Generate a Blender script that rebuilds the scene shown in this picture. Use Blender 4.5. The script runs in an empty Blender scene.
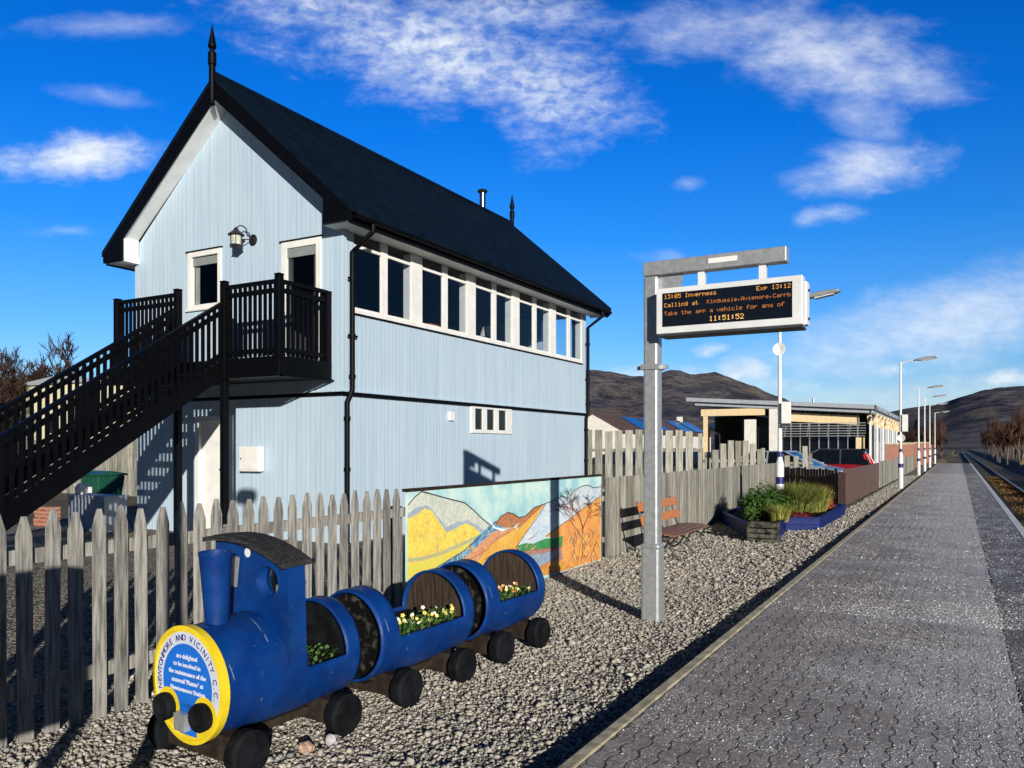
import bpy, bmesh, math, random
import numpy as np
from mathutils import Vector, Matrix
random.seed(7); np.random.seed(7)
PI = math.pi; R = math.radians
scene = bpy.context.scene
COL = scene.collection
EYE = 1.55; TH = R(29.14); c_, s_ = math.cos(TH), math.sin(TH)
# ---------------------------------------------------------------- photo survey helpers (picture point -> point on a known plane)
def atX(px, X):
    r = (px-512)/800; return X*(r*s_+c_)/(r*c_-s_)
def atY(px, Y):
    r = (px-512)/800; return Y*(r*c_-s_)/(r*s_+c_)
def zat(py, x, y): return EYE+(447-py)*(-s_*x+c_*y)/800
# ---------------------------------------------------------------- node helpers
class NT:
    def __init__(s, tree): s.t = tree; s.n = tree.nodes; s.l = tree.links
    def node(s, typ, **kw):
        n = s.n.new(typ)
        for k, v in kw.items(): setattr(n, k, v)
        return n
    def put(s, sock, v):
        if isinstance(v, bpy.types.NodeSocket): s.l.new(v, sock)
        elif v is not None:
            if isinstance(v, (tuple, list)) and sock.type == 'RGBA' and len(v) == 3: v = (*v, 1)
            sock.default_value = v
    def math(s, op, a, b=None, c=None, clamp=False):
        n = s.node('ShaderNodeMath', operation=op, use_clamp=clamp)
        s.put(n.inputs[0], a); s.put(n.inputs[1], b); s.put(n.inputs[2], c); return n.outputs[0]
    def vmath(s, op, a, b=None):
        n = s.node('ShaderNodeVectorMath', operation=op); s.put(n.inputs[0], a); s.put(n.inputs[1], b)
        return n.outputs['Value'] if op in ('DOT_PRODUCT', 'LENGTH', 'DISTANCE') else n.outputs[0]
    def mix(s, f, a, b, typ='MIX'):
        n = s.node('ShaderNodeMix', data_type='RGBA', blend_type=typ)
        s.put(n.inputs[0], f); s.put(n.inputs[6], a); s.put(n.inputs[7], b); return n.outputs[2]
    def noise(s, vec, scale, detail=4, rough=.55, dist=0):
        n = s.node('ShaderNodeTexNoise'); s.put(n.inputs['Vector'], vec); n.inputs['Scale'].default_value = scale
        n.inputs['Detail'].default_value = detail; n.inputs['Roughness'].default_value = rough; n.inputs['Distortion'].default_value = dist
        return n.outputs['Fac']
    def smooth(s, v, a, b, lo=0., hi=1.):
        n = s.node('ShaderNodeMapRange', interpolation_type='SMOOTHSTEP'); s.put(n.inputs[0], v)
        n.inputs[1].default_value = a; n.inputs[2].default_value = b; n.inputs[3].default_value = lo; n.inputs[4].default_value = hi
        return n.outputs[0]
    def ramp(s, v, stops):
        n = s.node('ShaderNodeValToRGB'); s.put(n.inputs[0], v); e = n.color_ramp.elements
        while len(e) < len(stops): e.new(.5)
        for el, (p, col) in zip(e, stops): el.position = p; el.color = (*col, 1)
        return n.outputs[0]
    def obj(s, stretch=(1, 1, 1)):
        t = s.node('ShaderNodeTexCoord').outputs['Object']
        if stretch != (1, 1, 1): t = s.vmath('MULTIPLY', t, stretch)
        return t
    def bump(s, h, strength=.5, dist=.01, nrm=None):
        n = s.node('ShaderNodeBump'); s.put(n.inputs['Height'], h); n.inputs['Strength'].default_value = strength
        n.inputs['Distance'].default_value = dist; s.put(n.inputs['Normal'], nrm); return n.outputs[0]
def base(name):
    m = bpy.data.materials.new(name); m.use_nodes = True
    k = NT(m.node_tree); b = m.node_tree.nodes['Principled BSDF']; return m, k, b
def mul(c, f): return tuple(min(1, x*f) for x in c)
def mat(name, col, rough=.6, var=.15, scale=6, bump=0, bscale=30, metal=0, stretch=(1, 1, 1), col2=None, lo=.35, hi=.65, spec=.5, island=0, detail=5, coat=0, bdist=.01):
    m, k, b = base(name); v = k.obj(stretch)
    f = k.smooth(k.noise(v, scale, detail), lo, hi)
    c = k.mix(f, mul(col, 1-var), col2 or mul(col, 1+var))
    if island:
        r = k.node('ShaderNodeNewGeometry').outputs['Random Per Island']
        ob = k.node('ShaderNodeObjectInfo').outputs['Random']
        q = k.math('FRACT', k.math('ADD', r, ob))
        c = k.mix(1., c, k.ramp(q, [(0, (1-island,)*3), (1, (1+island*.5,)*3)]), 'MULTIPLY')
    k.put(b.inputs['Base Color'], c); b.inputs['Roughness'].default_value = rough; b.inputs['Metallic'].default_value = metal
    b.inputs['Specular IOR Level'].default_value = spec; b.inputs['Coat Weight'].default_value = coat
    if bump: k.put(b.inputs['Normal'], k.bump(k.noise(v, bscale, 4), bump, bdist))
    return m
# ---------------------------------------------------------------- materials
M = {}
M['black'] = mat('black_gloss_paint', (.0022, .0025, .004), .5, .2, 8, spec=.12)
M['slate'] = mat('roof_slate', (.0032, .0085, .019), .7, .25, 3, .2, 20, spec=.06)
M['white'] = mat('white_paint', (.78, .78, .76), .45, .05, 5)
M['greysoffit'] = mat('soffit_paint', (.6, .6, .6), .6, .06, 5)
M['steel'] = mat('galvanised_steel', (.46, .48, .50), .42, .10, 22, .1, 60, .55, spec=.5)
M['chrome'] = mat('stainless_flue', (.6, .6, .6), .18, .1, 8, metal=1)
M['casing'] = mat('display_casing', (.70, .72, .74), .4, .05, 6)
M['wood'] = mat('weathered_picket', (.125, .125, .12), .85, .1, 5, .5, 24, stretch=(9, 9, .8), col2=(.40, .39, .36), lo=.25, hi=.7, island=.3, spec=.15)
M['wood2'] = mat('weathered_boards', (.16, .16, .14), .85, .1, 4, .5, 24, stretch=(9, 9, .6), col2=(.41, .40, .35), lo=.25, hi=.7, island=.4, spec=.15)
M['browncreosote'] = mat('brown_stain', (.06, .036, .03), .75, .3, 5, .2, 24, stretch=(5, 5, .8), island=.3, spec=.2)
M['brownpanel'] = mat('brown_panel_paint', (.125, .075, .062), .6, .1, 3, spec=.3)
M['bluewood'] = mat('blue_planter_paint', (.003, .014, .12), .5, .25, 9, .1, 30, spec=.15)
M['glass_dark'] = mat('dark_glass', (.006, .008, .012), .06, .2, 2, spec=.5)
M['rubber'] = mat('blackened_wood', (.006, .007, .009), .8, .5, 9, .8, 22, spec=.12)
M['plank'] = mat('grey_plank', (.035, .035, .037), .85, .6, 8, .6, 30, stretch=(2, 12, 12), spec=.2)
M['beam'] = mat('brown_beam', (.028, .021, .015), .85, .4, 9, .5, 25, spec=.2)
M['innerwood'] = mat('inner_barrel_wood', (.05, .035, .026), .85, .4, 5, .4, 25, stretch=(9, 9, .8), spec=.15)
M['stonedark'] = mat('rough_dark_end', (.008, .008, .009), .9, .5, 14, 1., 30, col2=(.075, .07, .06), lo=.48, hi=.7, spec=.1)
M['soil'] = mat('dark_soil', (.018, .014, .011), .95, .5, 40, .9, 60, spec=.1)
M['orangewood'] = mat('varnished_slat', (.52, .17, .02), .4, .2, 6, .15, 30, stretch=(6, 1, 9), coat=.2)
M['seatwood'] = mat('worn_seat_slat', (.20, .10, .055), .55, .3, 6, .15, 30, stretch=(6, 1, 9), coat=.1)
M['iron'] = mat('cast_iron', (.012, .012, .014), .5, .3, 12)
M['yellowpaint'] = mat('yellow_paint', (.82, .62, .02), .45, .08, 8)
M['palepaint'] = mat('pale_lilac_paint', (.62, .68, .82), .5, .06, 8)
M['bluepaint'] = mat('disc_blue_paint', (.01, .16, .68), .45, .06, 8)
M['navy'] = mat('navy_band', (.012, .015, .14), .45, .1, 8)
M['crate'] = mat('mossy_crate_wood', (.03, .032, .028), .9, .5, 9, .5, 30, col2=(.12, .12, .10), spec=.15)
M['greenplastic'] = mat('green_plastic', (.01, .075, .045), .45, .15, 6)
M['binbox'] = mat('grey_storage_paint', (.40, .46, .55), .6, .08, 5)
M['brick'] = None
M['render'] = mat('white_render', (.72, .70, .66), .85, .06, 3, .1, 30)
M['cream'] = mat('cream_render', (.70, .66, .45), .85, .06, 3, .1, 30)
M['timber'] = mat('pale_timber', (.76, .60, .36), .55, .15, 5, stretch=(1, 6, 6))
M['roofgrey'] = mat('grey_roof_sheet', (.42, .46, .52), .45, .06, 3, metal=.2)
M['rooftile'] = mat('brown_roof_tiles', (.10, .06, .045), .8, .3, 6, .3, 20)
M['solar'] = mat('solar_panel', (.012, .03, .09), .15, .3, 3)
M['darkwall'] = mat('dark_wall', (.035, .042, .055), .6, .3, 3)
M['glassblue'] = mat('tinted_glass', (.10, .20, .32), .08, .3, 1.2)
M['redpaint'] = mat('red_car_paint', (.24, .010, .016), .25, .06, 5, coat=.6)
M['silverpaint'] = mat('silver_blue_car_paint', (.42, .52, .62), .25, .06, 5, metal=.4, coat=.6)
M['bluecar'] = mat('blue_car_paint', (.02, .08, .25), .25, .06, 5, coat=.6)
M['tailred'] = mat('tail_lamp_red', (.65, .01, .01), .2, .1, 8)
M['lens'] = mat('clear_lens', (.75, .77, .8), .12, .1, 8)
M['tyre'] = mat('tyre_rubber', (.012, .012, .012), .8, .2, 20)
M['alloy'] = mat('alloy_rim', (.5, .5, .52), .3, .1, 20, metal=.8)
M['bark'] = mat('dark_bark', (.055, .038, .03), .9, .4, 8, spec=.1)
M['birchbark'] = mat('birch_bark', (.15, .12, .10), .8, .4, 6, spec=.1)
M['twig'] = mat('russet_twigs', (.115, .062, .045), .9, .5, .4, island=.5, spec=.05)
M['twigbrown'] = mat('brown_twigs', (.065, .042, .032), .9, .5, .4, island=.5, spec=.05)
M['conifer'] = mat('conifer_needles', (.016, .034, .020), .85, .4, .8, island=.5, spec=.1)
M['leafdark'] = mat('dark_green_leaves', (.05, .11, .018), .6, .4, 6, island=.5, spec=.3)
M['leaflight'] = mat('yellow_green_blades', (.26, .27, .06), .6, .4, 6, island=.5, spec=.3)
M['leafolive'] = mat('olive_green_blades', (.15, .18, .04), .6, .4, 6, island=.5, spec=.3)
M['leaforange'] = mat('orange_leaves', (.42, .12, .03), .6, .4, 6, island=.5, spec=.3)
M['leafred'] = mat('dark_red_leaves', (.14, .015, .018), .6, .4, 6, island=.5, spec=.3)
M['pansyleaf'] = mat('pansy_leaves', (.05, .12, .025), .6, .4, 20, island=.5, spec=.3)
M['petal_y'] = mat('yellow_petals', (.80, .70, .16), .6, .1, 20)
M['petal_w'] = mat('white_petals', (.80, .80, .72), .6, .06, 20)
M['petal_o'] = mat('orange_petals', (.80, .30, .05), .6, .1, 20)
M['rail'] = mat('polished_rail', (.35, .32, .30), .25, .2, 8, metal=.9)
M['rust'] = mat('rusty_rail_web', (.09, .045, .025), .85, .3, 9)
M['sleeper'] = mat('grey_sleeper', (.16, .15, .14), .9, .2, 6)
M['dry'] = mat('pale_dry_grass', (.24, .19, .11), .9, .3, 6, island=.4, spec=.05)
M['hedge'] = mat('dark_scrub_leaves', (.02, .018, .012), .9, .4, 3, island=.5, spec=.05)
M['lampglass'] = mat('lantern_glass', (.55, .58, .5), .1, .2, 8)
M['shade'] = mat('cream_lampshade', (.75, .72, .62), .8, .05, 8)
M['blind'] = mat('grey_blind', (.22, .25, .25), .7, .06, 5)
M['interiorcurtain'] = mat('pale_curtain', (.45, .44, .36), .9, .1, 6)
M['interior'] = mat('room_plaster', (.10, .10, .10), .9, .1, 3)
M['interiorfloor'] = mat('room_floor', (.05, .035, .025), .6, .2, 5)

def cladding():
    m, k, b = base('pale_blue_board_cladding'); g = k.node('ShaderNodeNewGeometry').outputs['Position']
    sx = k.node('ShaderNodeSeparateXYZ'); k.put(sx.inputs[0], g)
    u = k.math('DIVIDE', k.math('ADD', sx.outputs[0], sx.outputs[1]), .102)
    fr = k.math('FRACT', u); idx = k.math('FLOOR', u)
    wn = k.node('ShaderNodeTexWhiteNoise', noise_dimensions='1D'); k.put(wn.inputs['W'], idx)
    groove = k.math('LESS_THAN', k.math('ABSOLUTE', k.math('SUBTRACT', fr, .5)), .045)
    st = k.noise(k.vmath('MULTIPLY', g, (7, 7, .35)), 1.6, 6, .65)
    bl = k.noise(g, .9, 3)
    c = k.mix(k.smooth(st, .25, .75), (.40, .53, .665), (.51, .635, .76))
    c = k.mix(k.math('MULTIPLY', k.smooth(bl, .35, .7), .25), c, (.56, .67, .73))
    c = k.mix(k.math('MULTIPLY', wn.outputs['Value'], .18), c, (.33, .45, .54))
    c = k.mix(k.math('MULTIPLY', groove, .35), c, (.15, .22, .27))
    k.put(b.inputs['Base Color'], c); b.inputs['Roughness'].default_value = .55; b.inputs['Specular IOR Level'].default_value = .25
    h = k.smooth(k.math('ABSOLUTE', k.math('SUBTRACT', fr, .5)), .02, .09)
    k.put(b.inputs['Normal'], k.bump(h, .35, .006)); return m
M['clad'] = cladding()

def gravel(name, cols, sc=30):
    m, k, b = base(name); v = k.node('ShaderNodeNewGeometry').outputs['Position']
    dv = k.node('ShaderNodeTexVoronoi'); k.put(dv.inputs['Vector'], v); dv.inputs['Scale'].default_value = sc
    sp = k.node('ShaderNodeSeparateColor'); k.put(sp.inputs[0], dv.outputs['Color'])
    c = k.ramp(sp.outputs[0], cols)
    c = k.mix(k.smooth(k.noise(v, .7, 5), .4, .65, 0, .45), c, (.30, .265, .21), 'MIX')
    c = k.mix(k.smooth(dv.outputs['Distance'], .42, .75, 0, .8), c, (.02, .019, .018))
    k.put(b.inputs['Base Color'], c); b.inputs['Roughness'].default_value = .85; b.inputs['Specular IOR Level'].default_value = .2
    h = k.math('ADD', k.math('SUBTRACT', 1, dv.outputs['Distance']), k.math('MULTIPLY', sp.outputs[1], .8))
    k.put(b.inputs['Normal'], k.bump(h, 1., .03)); return m
GC = [(0, (.16, .15, .135)), (.3, (.33, .30, .25)), (.55, (.42, .38, .31)), (.75, (.29, .25, .20)), (.9, (.52, .48, .41)), (1, (.66, .63, .57))]
M['gravel'] = gravel('gravel_surface', GC, 34)
M['ballast'] = gravel('track_ballast', [(0, (.05, .042, .035)), (.5, (.10, .085, .065)), (1, (.17, .15, .12))], 16)
def stonemat():
    m, k, b = base('gravel_stones'); r = k.node('ShaderNodeNewGeometry').outputs['Random Per Island']
    c = k.ramp(r, [(0, (.19, .185, .18)), (.2, (.34, .325, .30)), (.45, (.48, .455, .405)), (.62, (.41, .375, .32)), (.78, (.53, .50, .44)), (.9, (.48, .425, .35)), (.96, (.60, .575, .52)), (1, (.70, .685, .65))])
    n = k.noise(k.obj(), 60, 3); c = k.mix(k.smooth(n, .3, .7, 0, .35), c, (.16, .15, .135))
    k.put(b.inputs['Base Color'], c); b.inputs['Roughness'].default_value = .8; b.inputs['Specular IOR Level'].default_value = .3; return m
M['stone'] = stonemat()

def cells(k, vec, scale):
    n = k.node('ShaderNodeTexVoronoi'); k.put(n.inputs['Vector'], vec); n.inputs['Scale'].default_value = scale
    sp = k.node('ShaderNodeSeparateColor'); k.put(sp.inputs[0], n.outputs['Color']); return sp.outputs[0], sp.outputs[1]
def frost(k, c, g, amt, white=(.74, .77, .82)):
    # grit and frost crystals: random grains at three sizes, whiter where the frost has gathered
    r1, q1 = cells(k, g, 120); r2, q2 = cells(k, g, 48); r3, q3 = cells(k, g, 17)
    v = k.math('ADD', k.math('ADD', k.math('MULTIPLY', q1, .5), k.math('MULTIPLY', q2, .35)), k.math('MULTIPLY', q3, .15))
    c = k.mix(1., c, k.ramp(v, [(.18, (.62,)*3), (.5, (1.,)*3), (.8, (1.4,)*3)]), 'MULTIPLY')
    t = k.math('SUBTRACT', .99, k.math('MULTIPLY', amt, .22))
    f = k.math('MAXIMUM', k.math('MULTIPLY', k.math('GREATER_THAN', r1, t), .80), k.math('MULTIPLY', k.math('GREATER_THAN', r2, k.math('ADD', t, .03)), .65))
    f = k.math('MAXIMUM', f, k.math('MULTIPLY', k.math('GREATER_THAN', r3, k.math('ADD', t, .06)), .45))
    f = k.math('MAXIMUM', f, k.math('MULTIPLY', amt, .34))
    return k.mix(f, c, white), v
def paving():
    m, k, b = base('interlocking_block_paving'); g = k.node('ShaderNodeNewGeometry').outputs['Position']
    s = k.node('ShaderNodeSeparateXYZ'); k.put(s.inputs[0], g)
    wob = k.math('MULTIPLY', k.math('SUBTRACT', k.noise(g, 5, 2), .5), .010)
    ph = k.math('PINGPONG', k.math('DIVIDE', s.outputs[1], .1), 1.0)
    ux = k.math('ADD', k.math('ADD', s.outputs[0], wob), k.math('MULTIPLY', k.smooth(ph, .2, .8), .024))
    col = k.math('FLOOR', k.math('DIVIDE', ux, .1)); fx = k.math('FRACT', k.math('DIVIDE', ux, .1))
    par = k.math('MULTIPLY', k.math('MODULO', k.math('ABSOLUTE', col), 2), .1)
    uy = k.math('DIVIDE', k.math('ADD', s.outputs[1], par), .2); fy = k.math('FRACT', uy); row = k.math('FLOOR', uy)
    cb = k.node('ShaderNodeCombineXYZ'); k.put(cb.inputs[0], col); k.put(cb.inputs[1], row)
    wn = k.node('ShaderNodeTexWhiteNoise', noise_dimensions='2D'); k.put(wn.inputs['Vector'], cb.outputs[0])
    ex = k.math('SUBTRACT', .5, k.math('ABSOLUTE', k.math('SUBTRACT', fx, .5))); ey = k.math('MULTIPLY', k.math('SUBTRACT', .5, k.math('ABSOLUTE', k.math('SUBTRACT', fy, .5))), 2)
    jx = k.smooth(ex, .085, .02); jy = k.smooth(ey, .07, .02)
    patch = k.smooth(k.noise(g, 1.6, 5, .7), .30, .6, .45, 1)
    jx = k.math('MULTIPLY', jx, k.math('MULTIPLY', patch, k.smooth(k.noise(k.vmath('MULTIPLY', g, (3, 1, 1)), 9, 3), .36, .56, .35, 1)))
    jy = k.math('MULTIPLY', k.math('MULTIPLY', jy, patch), .35); j = k.math('MAXIMUM', jx, jy)
    c = k.mix(wn.outputs['Value'], (.34, .305, .285), (.42, .385, .36))
    stain = k.smooth(k.noise(g, .55, 6, .65), .35, .68); c = k.mix(stain, c, k.mix(1., c, (.84, .83, .84), 'MULTIPLY'))
    moss = k.smooth(k.noise(g, 2.1, 6, .75), .58, .68, 0, .18); c = k.mix(moss, c, (.12, .115, .075))
    drift = k.noise(k.vmath('MULTIPLY', g, (.75, 1.0, 1)), 1.15, 7, .72)
    side = k.smooth(s.outputs[0], -1.4, .2, -.16, .08); far = k.smooth(s.outputs[1], 4, 24, 0, .12)
    amt = k.smooth(k.math('ADD', k.math('ADD', drift, side), far), .34, .74)
    c, v = frost(k, c, g, amt)
    c = k.mix(k.math('MULTIPLY', j, k.smooth(amt, .5, .95, .85, .1)), c, (.028, .024, .022))
    c = k.mix(k.math('MULTIPLY', k.math('MULTIPLY', j, k.smooth(amt, .55, .95)), .55), c, (.72, .75, .80))
    k.put(b.inputs['Base Color'], c); b.inputs['Roughness'].default_value = .75; b.inputs['Specular IOR Level'].default_value = .3
    h = k.math('ADD', k.math('MULTIPLY', k.math('SUBTRACT', 1, j), .9), k.math('MULTIPLY', v, .45))
    k.put(b.inputs['Normal'], k.bump(h, 1., .014)); return m
def mul2(k, c, f): return k.mix(1., c, (f, f, f), 'MULTIPLY')
M['paving'] = paving()
def asphalt():
    m, k, b = base('frosted_coping'); g = k.node('ShaderNodeNewGeometry').outputs['Position']
    fine = k.noise(g, 60, 4, .7); c = k.mix(fine, (.085, .078, .078), (.165, .152, .15))
    amt = k.smooth(k.noise(k.vmath('MULTIPLY', g, (1.1, .8, 1)), 1.5, 7, .72), .42, .78)
    c, v = frost(k, c, g, amt)
    k.put(b.inputs['Base Color'], c); b.inputs['Roughness'].default_value = .75; k.put(b.inputs['Normal'], k.bump(v, .6, .006)); return m
M['coping'] = asphalt()
M['kerb'] = mat('concrete_kerb', (.50, .45, .31), .85, .3, 9, .4, 50)
M['whiteline'] = mat('worn_white_edge', (.78, .78, .77), .7, .15, 6, .2, 60)
def brickmat(name, c1, c2, w=.225, h=.075, mo=(.35, .32, .28)):
    m, k, b = base(name); g = k.node('ShaderNodeNewGeometry').outputs['Position']
    s = k.node('ShaderNodeSeparateXYZ'); k.put(s.inputs[0], g); cb = k.node('ShaderNodeCombineXYZ')
    k.put(cb.inputs[0], k.math('ADD', s.outputs[0], s.outputs[1])); k.put(cb.inputs[1], s.outputs[2])
    br = k.node('ShaderNodeTexBrick'); k.put(br.inputs['Vector'], cb.outputs[0]); br.inputs['Scale'].default_value = 1
    br.inputs['Brick Width'].default_value = w; br.inputs['Row Height'].default_value = h; br.inputs['Mortar Size'].default_value = .008
    br.inputs['Color1'].default_value = (*c1, 1); br.inputs['Color2'].default_value = (*c2, 1); br.inputs['Mortar'].default_value = (*mo, 1)
    k.put(b.inputs['Base Color'], br.outputs['Color']); b.inputs['Roughness'].default_value = .85; return m
M['brick'] = brickmat('orange_brick', (.42, .15, .07), (.33, .10, .05))
def hillmat():
    m, k, b = base('hazed_heather_moor'); g = k.node('ShaderNodeNewGeometry').outputs['Position']
    n1 = k.noise(k.vmath('MULTIPLY', g, (1, 1, 1.2)), .012, 10, .75); n2 = k.noise(g, .05, 8, .85)
    c = k.ramp(k.math('ADD', k.math('MULTIPLY', n1, .55), k.math('MULTIPLY', n2, .45)), [(.40, (.032, .034, .064)), (.46, (.095, .096, .142)), (.50, (.18, .172, .215)), (.54, (.29, .27, .275)), (.60, (.46, .435, .40))])  # heather colours tinted bluer in place of haze in the air
    big = k.noise(k.vmath('MULTIPLY', g, (1, 1, 2)), .0035, 8, .7, .5)
    c = k.mix(k.smooth(big, .52, .62, 0, .7), c, k.mix(k.smooth(n2, .42, .58), (.20, .165, .125), (.44, .37, .28)))
    c = k.mix(k.smooth(big, .46, .38, 0, .6), c, (.045, .05, .06))
    k.put(b.inputs['Base Color'], c); b.inputs['Roughness'].default_value = .95; b.inputs['Specular IOR Level'].default_value = .05
    k.put(b.inputs['Normal'], k.bump(n2, 1., 26)); return m
M['hill'] = hillmat()
def groundmat():
    m, k, b = base('rough_winter_grass'); g = k.node('ShaderNodeNewGeometry').outputs['Position']
    n = k.noise(g, .35, 7, .7); c = k.ramp(n, [(.3, (.05, .038, .022)), (.5, (.10, .078, .045)), (.7, (.16, .125, .075))])
    k.put(b.inputs['Base Color'], c); b.inputs['Roughness'].default_value = .95; k.put(b.inputs['Normal'], k.bump(k.noise(g, 8, 4), .8, .05)); return m
M['ground'] = groundmat()
def barrelmat():
    m, k, b = base('scuffed_blue_barrel_paint'); v = k.obj()
    n = k.noise(v, 4, 4); c = k.mix(k.smooth(n, .3, .7), (.001, .025, .150), (.0018, .044, .225))
    # wear on the hoops: thin scratches at fixed stations along the barrel and chips of white
    s = k.node('ShaderNodeSeparateXYZ'); k.put(s.inputs[0], v)
    w = k.math('ADD', s.outputs[1], k.math('MULTIPLY', k.noise(v, 2.2, 3), .10))
    ring = k.math('LESS_THAN', k.math('ABSOLUTE', k.math('SUBTRACT', k.math('FRACT', k.math('MULTIPLY', w, 4.2)), .5)), k.math('MULTIPLY', k.noise(v, 7, 2), .018))
    brk = k.smooth(k.noise(k.vmath('MULTIPLY', v, (5, 2, 5)), 1, 5), .53, .6)
    c = k.mix(k.math('MULTIPLY', k.math('MULTIPLY', ring, brk), .75), c, (.30, .36, .42))
    hoop = k.smooth(k.math('ABSOLUTE', k.math('SUBTRACT', k.math('FRACT', k.math('MULTIPLY', s.outputs[1], 2.1)), .5)), .01, .07, .05, 0)
    chip = k.smooth(k.math('ADD', k.noise(v, 24, 6, .75), hoop), .665, .70)
    c = k.mix(k.math('MULTIPLY', chip, .5), c, (.20, .26, .33))
    gr = k.smooth(k.noise(v, 6, 6, .7), .50, .70, 0, .35); c = k.mix(gr, c, (.010, .055, .13))
    dirt = k.smooth(k.math('SUBTRACT', k.noise(v, 11, 6, .75), k.math('MULTIPLY', s.outputs[2], .55)),   .40, .52, 0, .45); c = k.mix(dirt, c, (.055, .05, .045))
    k.put(b.inputs['Base Color'], c); k.put(b.inputs['Roughness'], k.smooth(k.noise(v, 9, 4), .3, .7, .36, .6))
    b.inputs['Specular IOR Level'].default_value = .28; k.put(b.inputs['Normal'], k.bump(k.noise(v, 18, 4), .12, .01)); return m
M['barrel'] = barrelmat()
M['led'] = None
def emis(name, col, st):
    m, k, b = base(name); k.put(b.inputs['Base Color'], mul(col, .3)); k.put(b.inputs['Emission Color'], col); b.inputs['Emission Strength'].default_value = st
    v = k.noise(k.obj(), 90, 2); return m
M['led'] = emis('amber_led', (1, .42, .08), .85); M['ledclock'] = emis('bright_amber_led', (1, .55, .16), 1.15); M['leddim'] = emis('scrolling_amber_led', (.9, .30, .07), .5)
def glassmat():
    m, k, b = base('window_glass'); t = k.node('ShaderNodeBsdfTransparent'); t.inputs[0].default_value = (.72, .76, .8, 1)
    gl = k.node('ShaderNodeBsdfGlossy'); gl.inputs['Roughness'].default_value = .02
    lw = k.node('ShaderNodeLayerWeight'); lw.inputs[0].default_value = .5; fz_ = k.math('ADD', .03, k.math('MULTIPLY', k.math('POWER', lw.outputs['Facing'], 4), .6))
    wv = k.bump(k.noise(k.obj(), 1.5, 1), .05, .02); k.put(gl.inputs['Normal'], wv)
    mx = k.node('ShaderNodeMixShader'); k.put(mx.inputs[0], fz_); k.l.new(t.outputs[0], mx.inputs[1]); k.l.new(gl.outputs[0], mx.inputs[2])
    k.l.new(mx.outputs[0], k.n['Material Output'].inputs[0]); return m
M['glass'] = glassmat()
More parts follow.
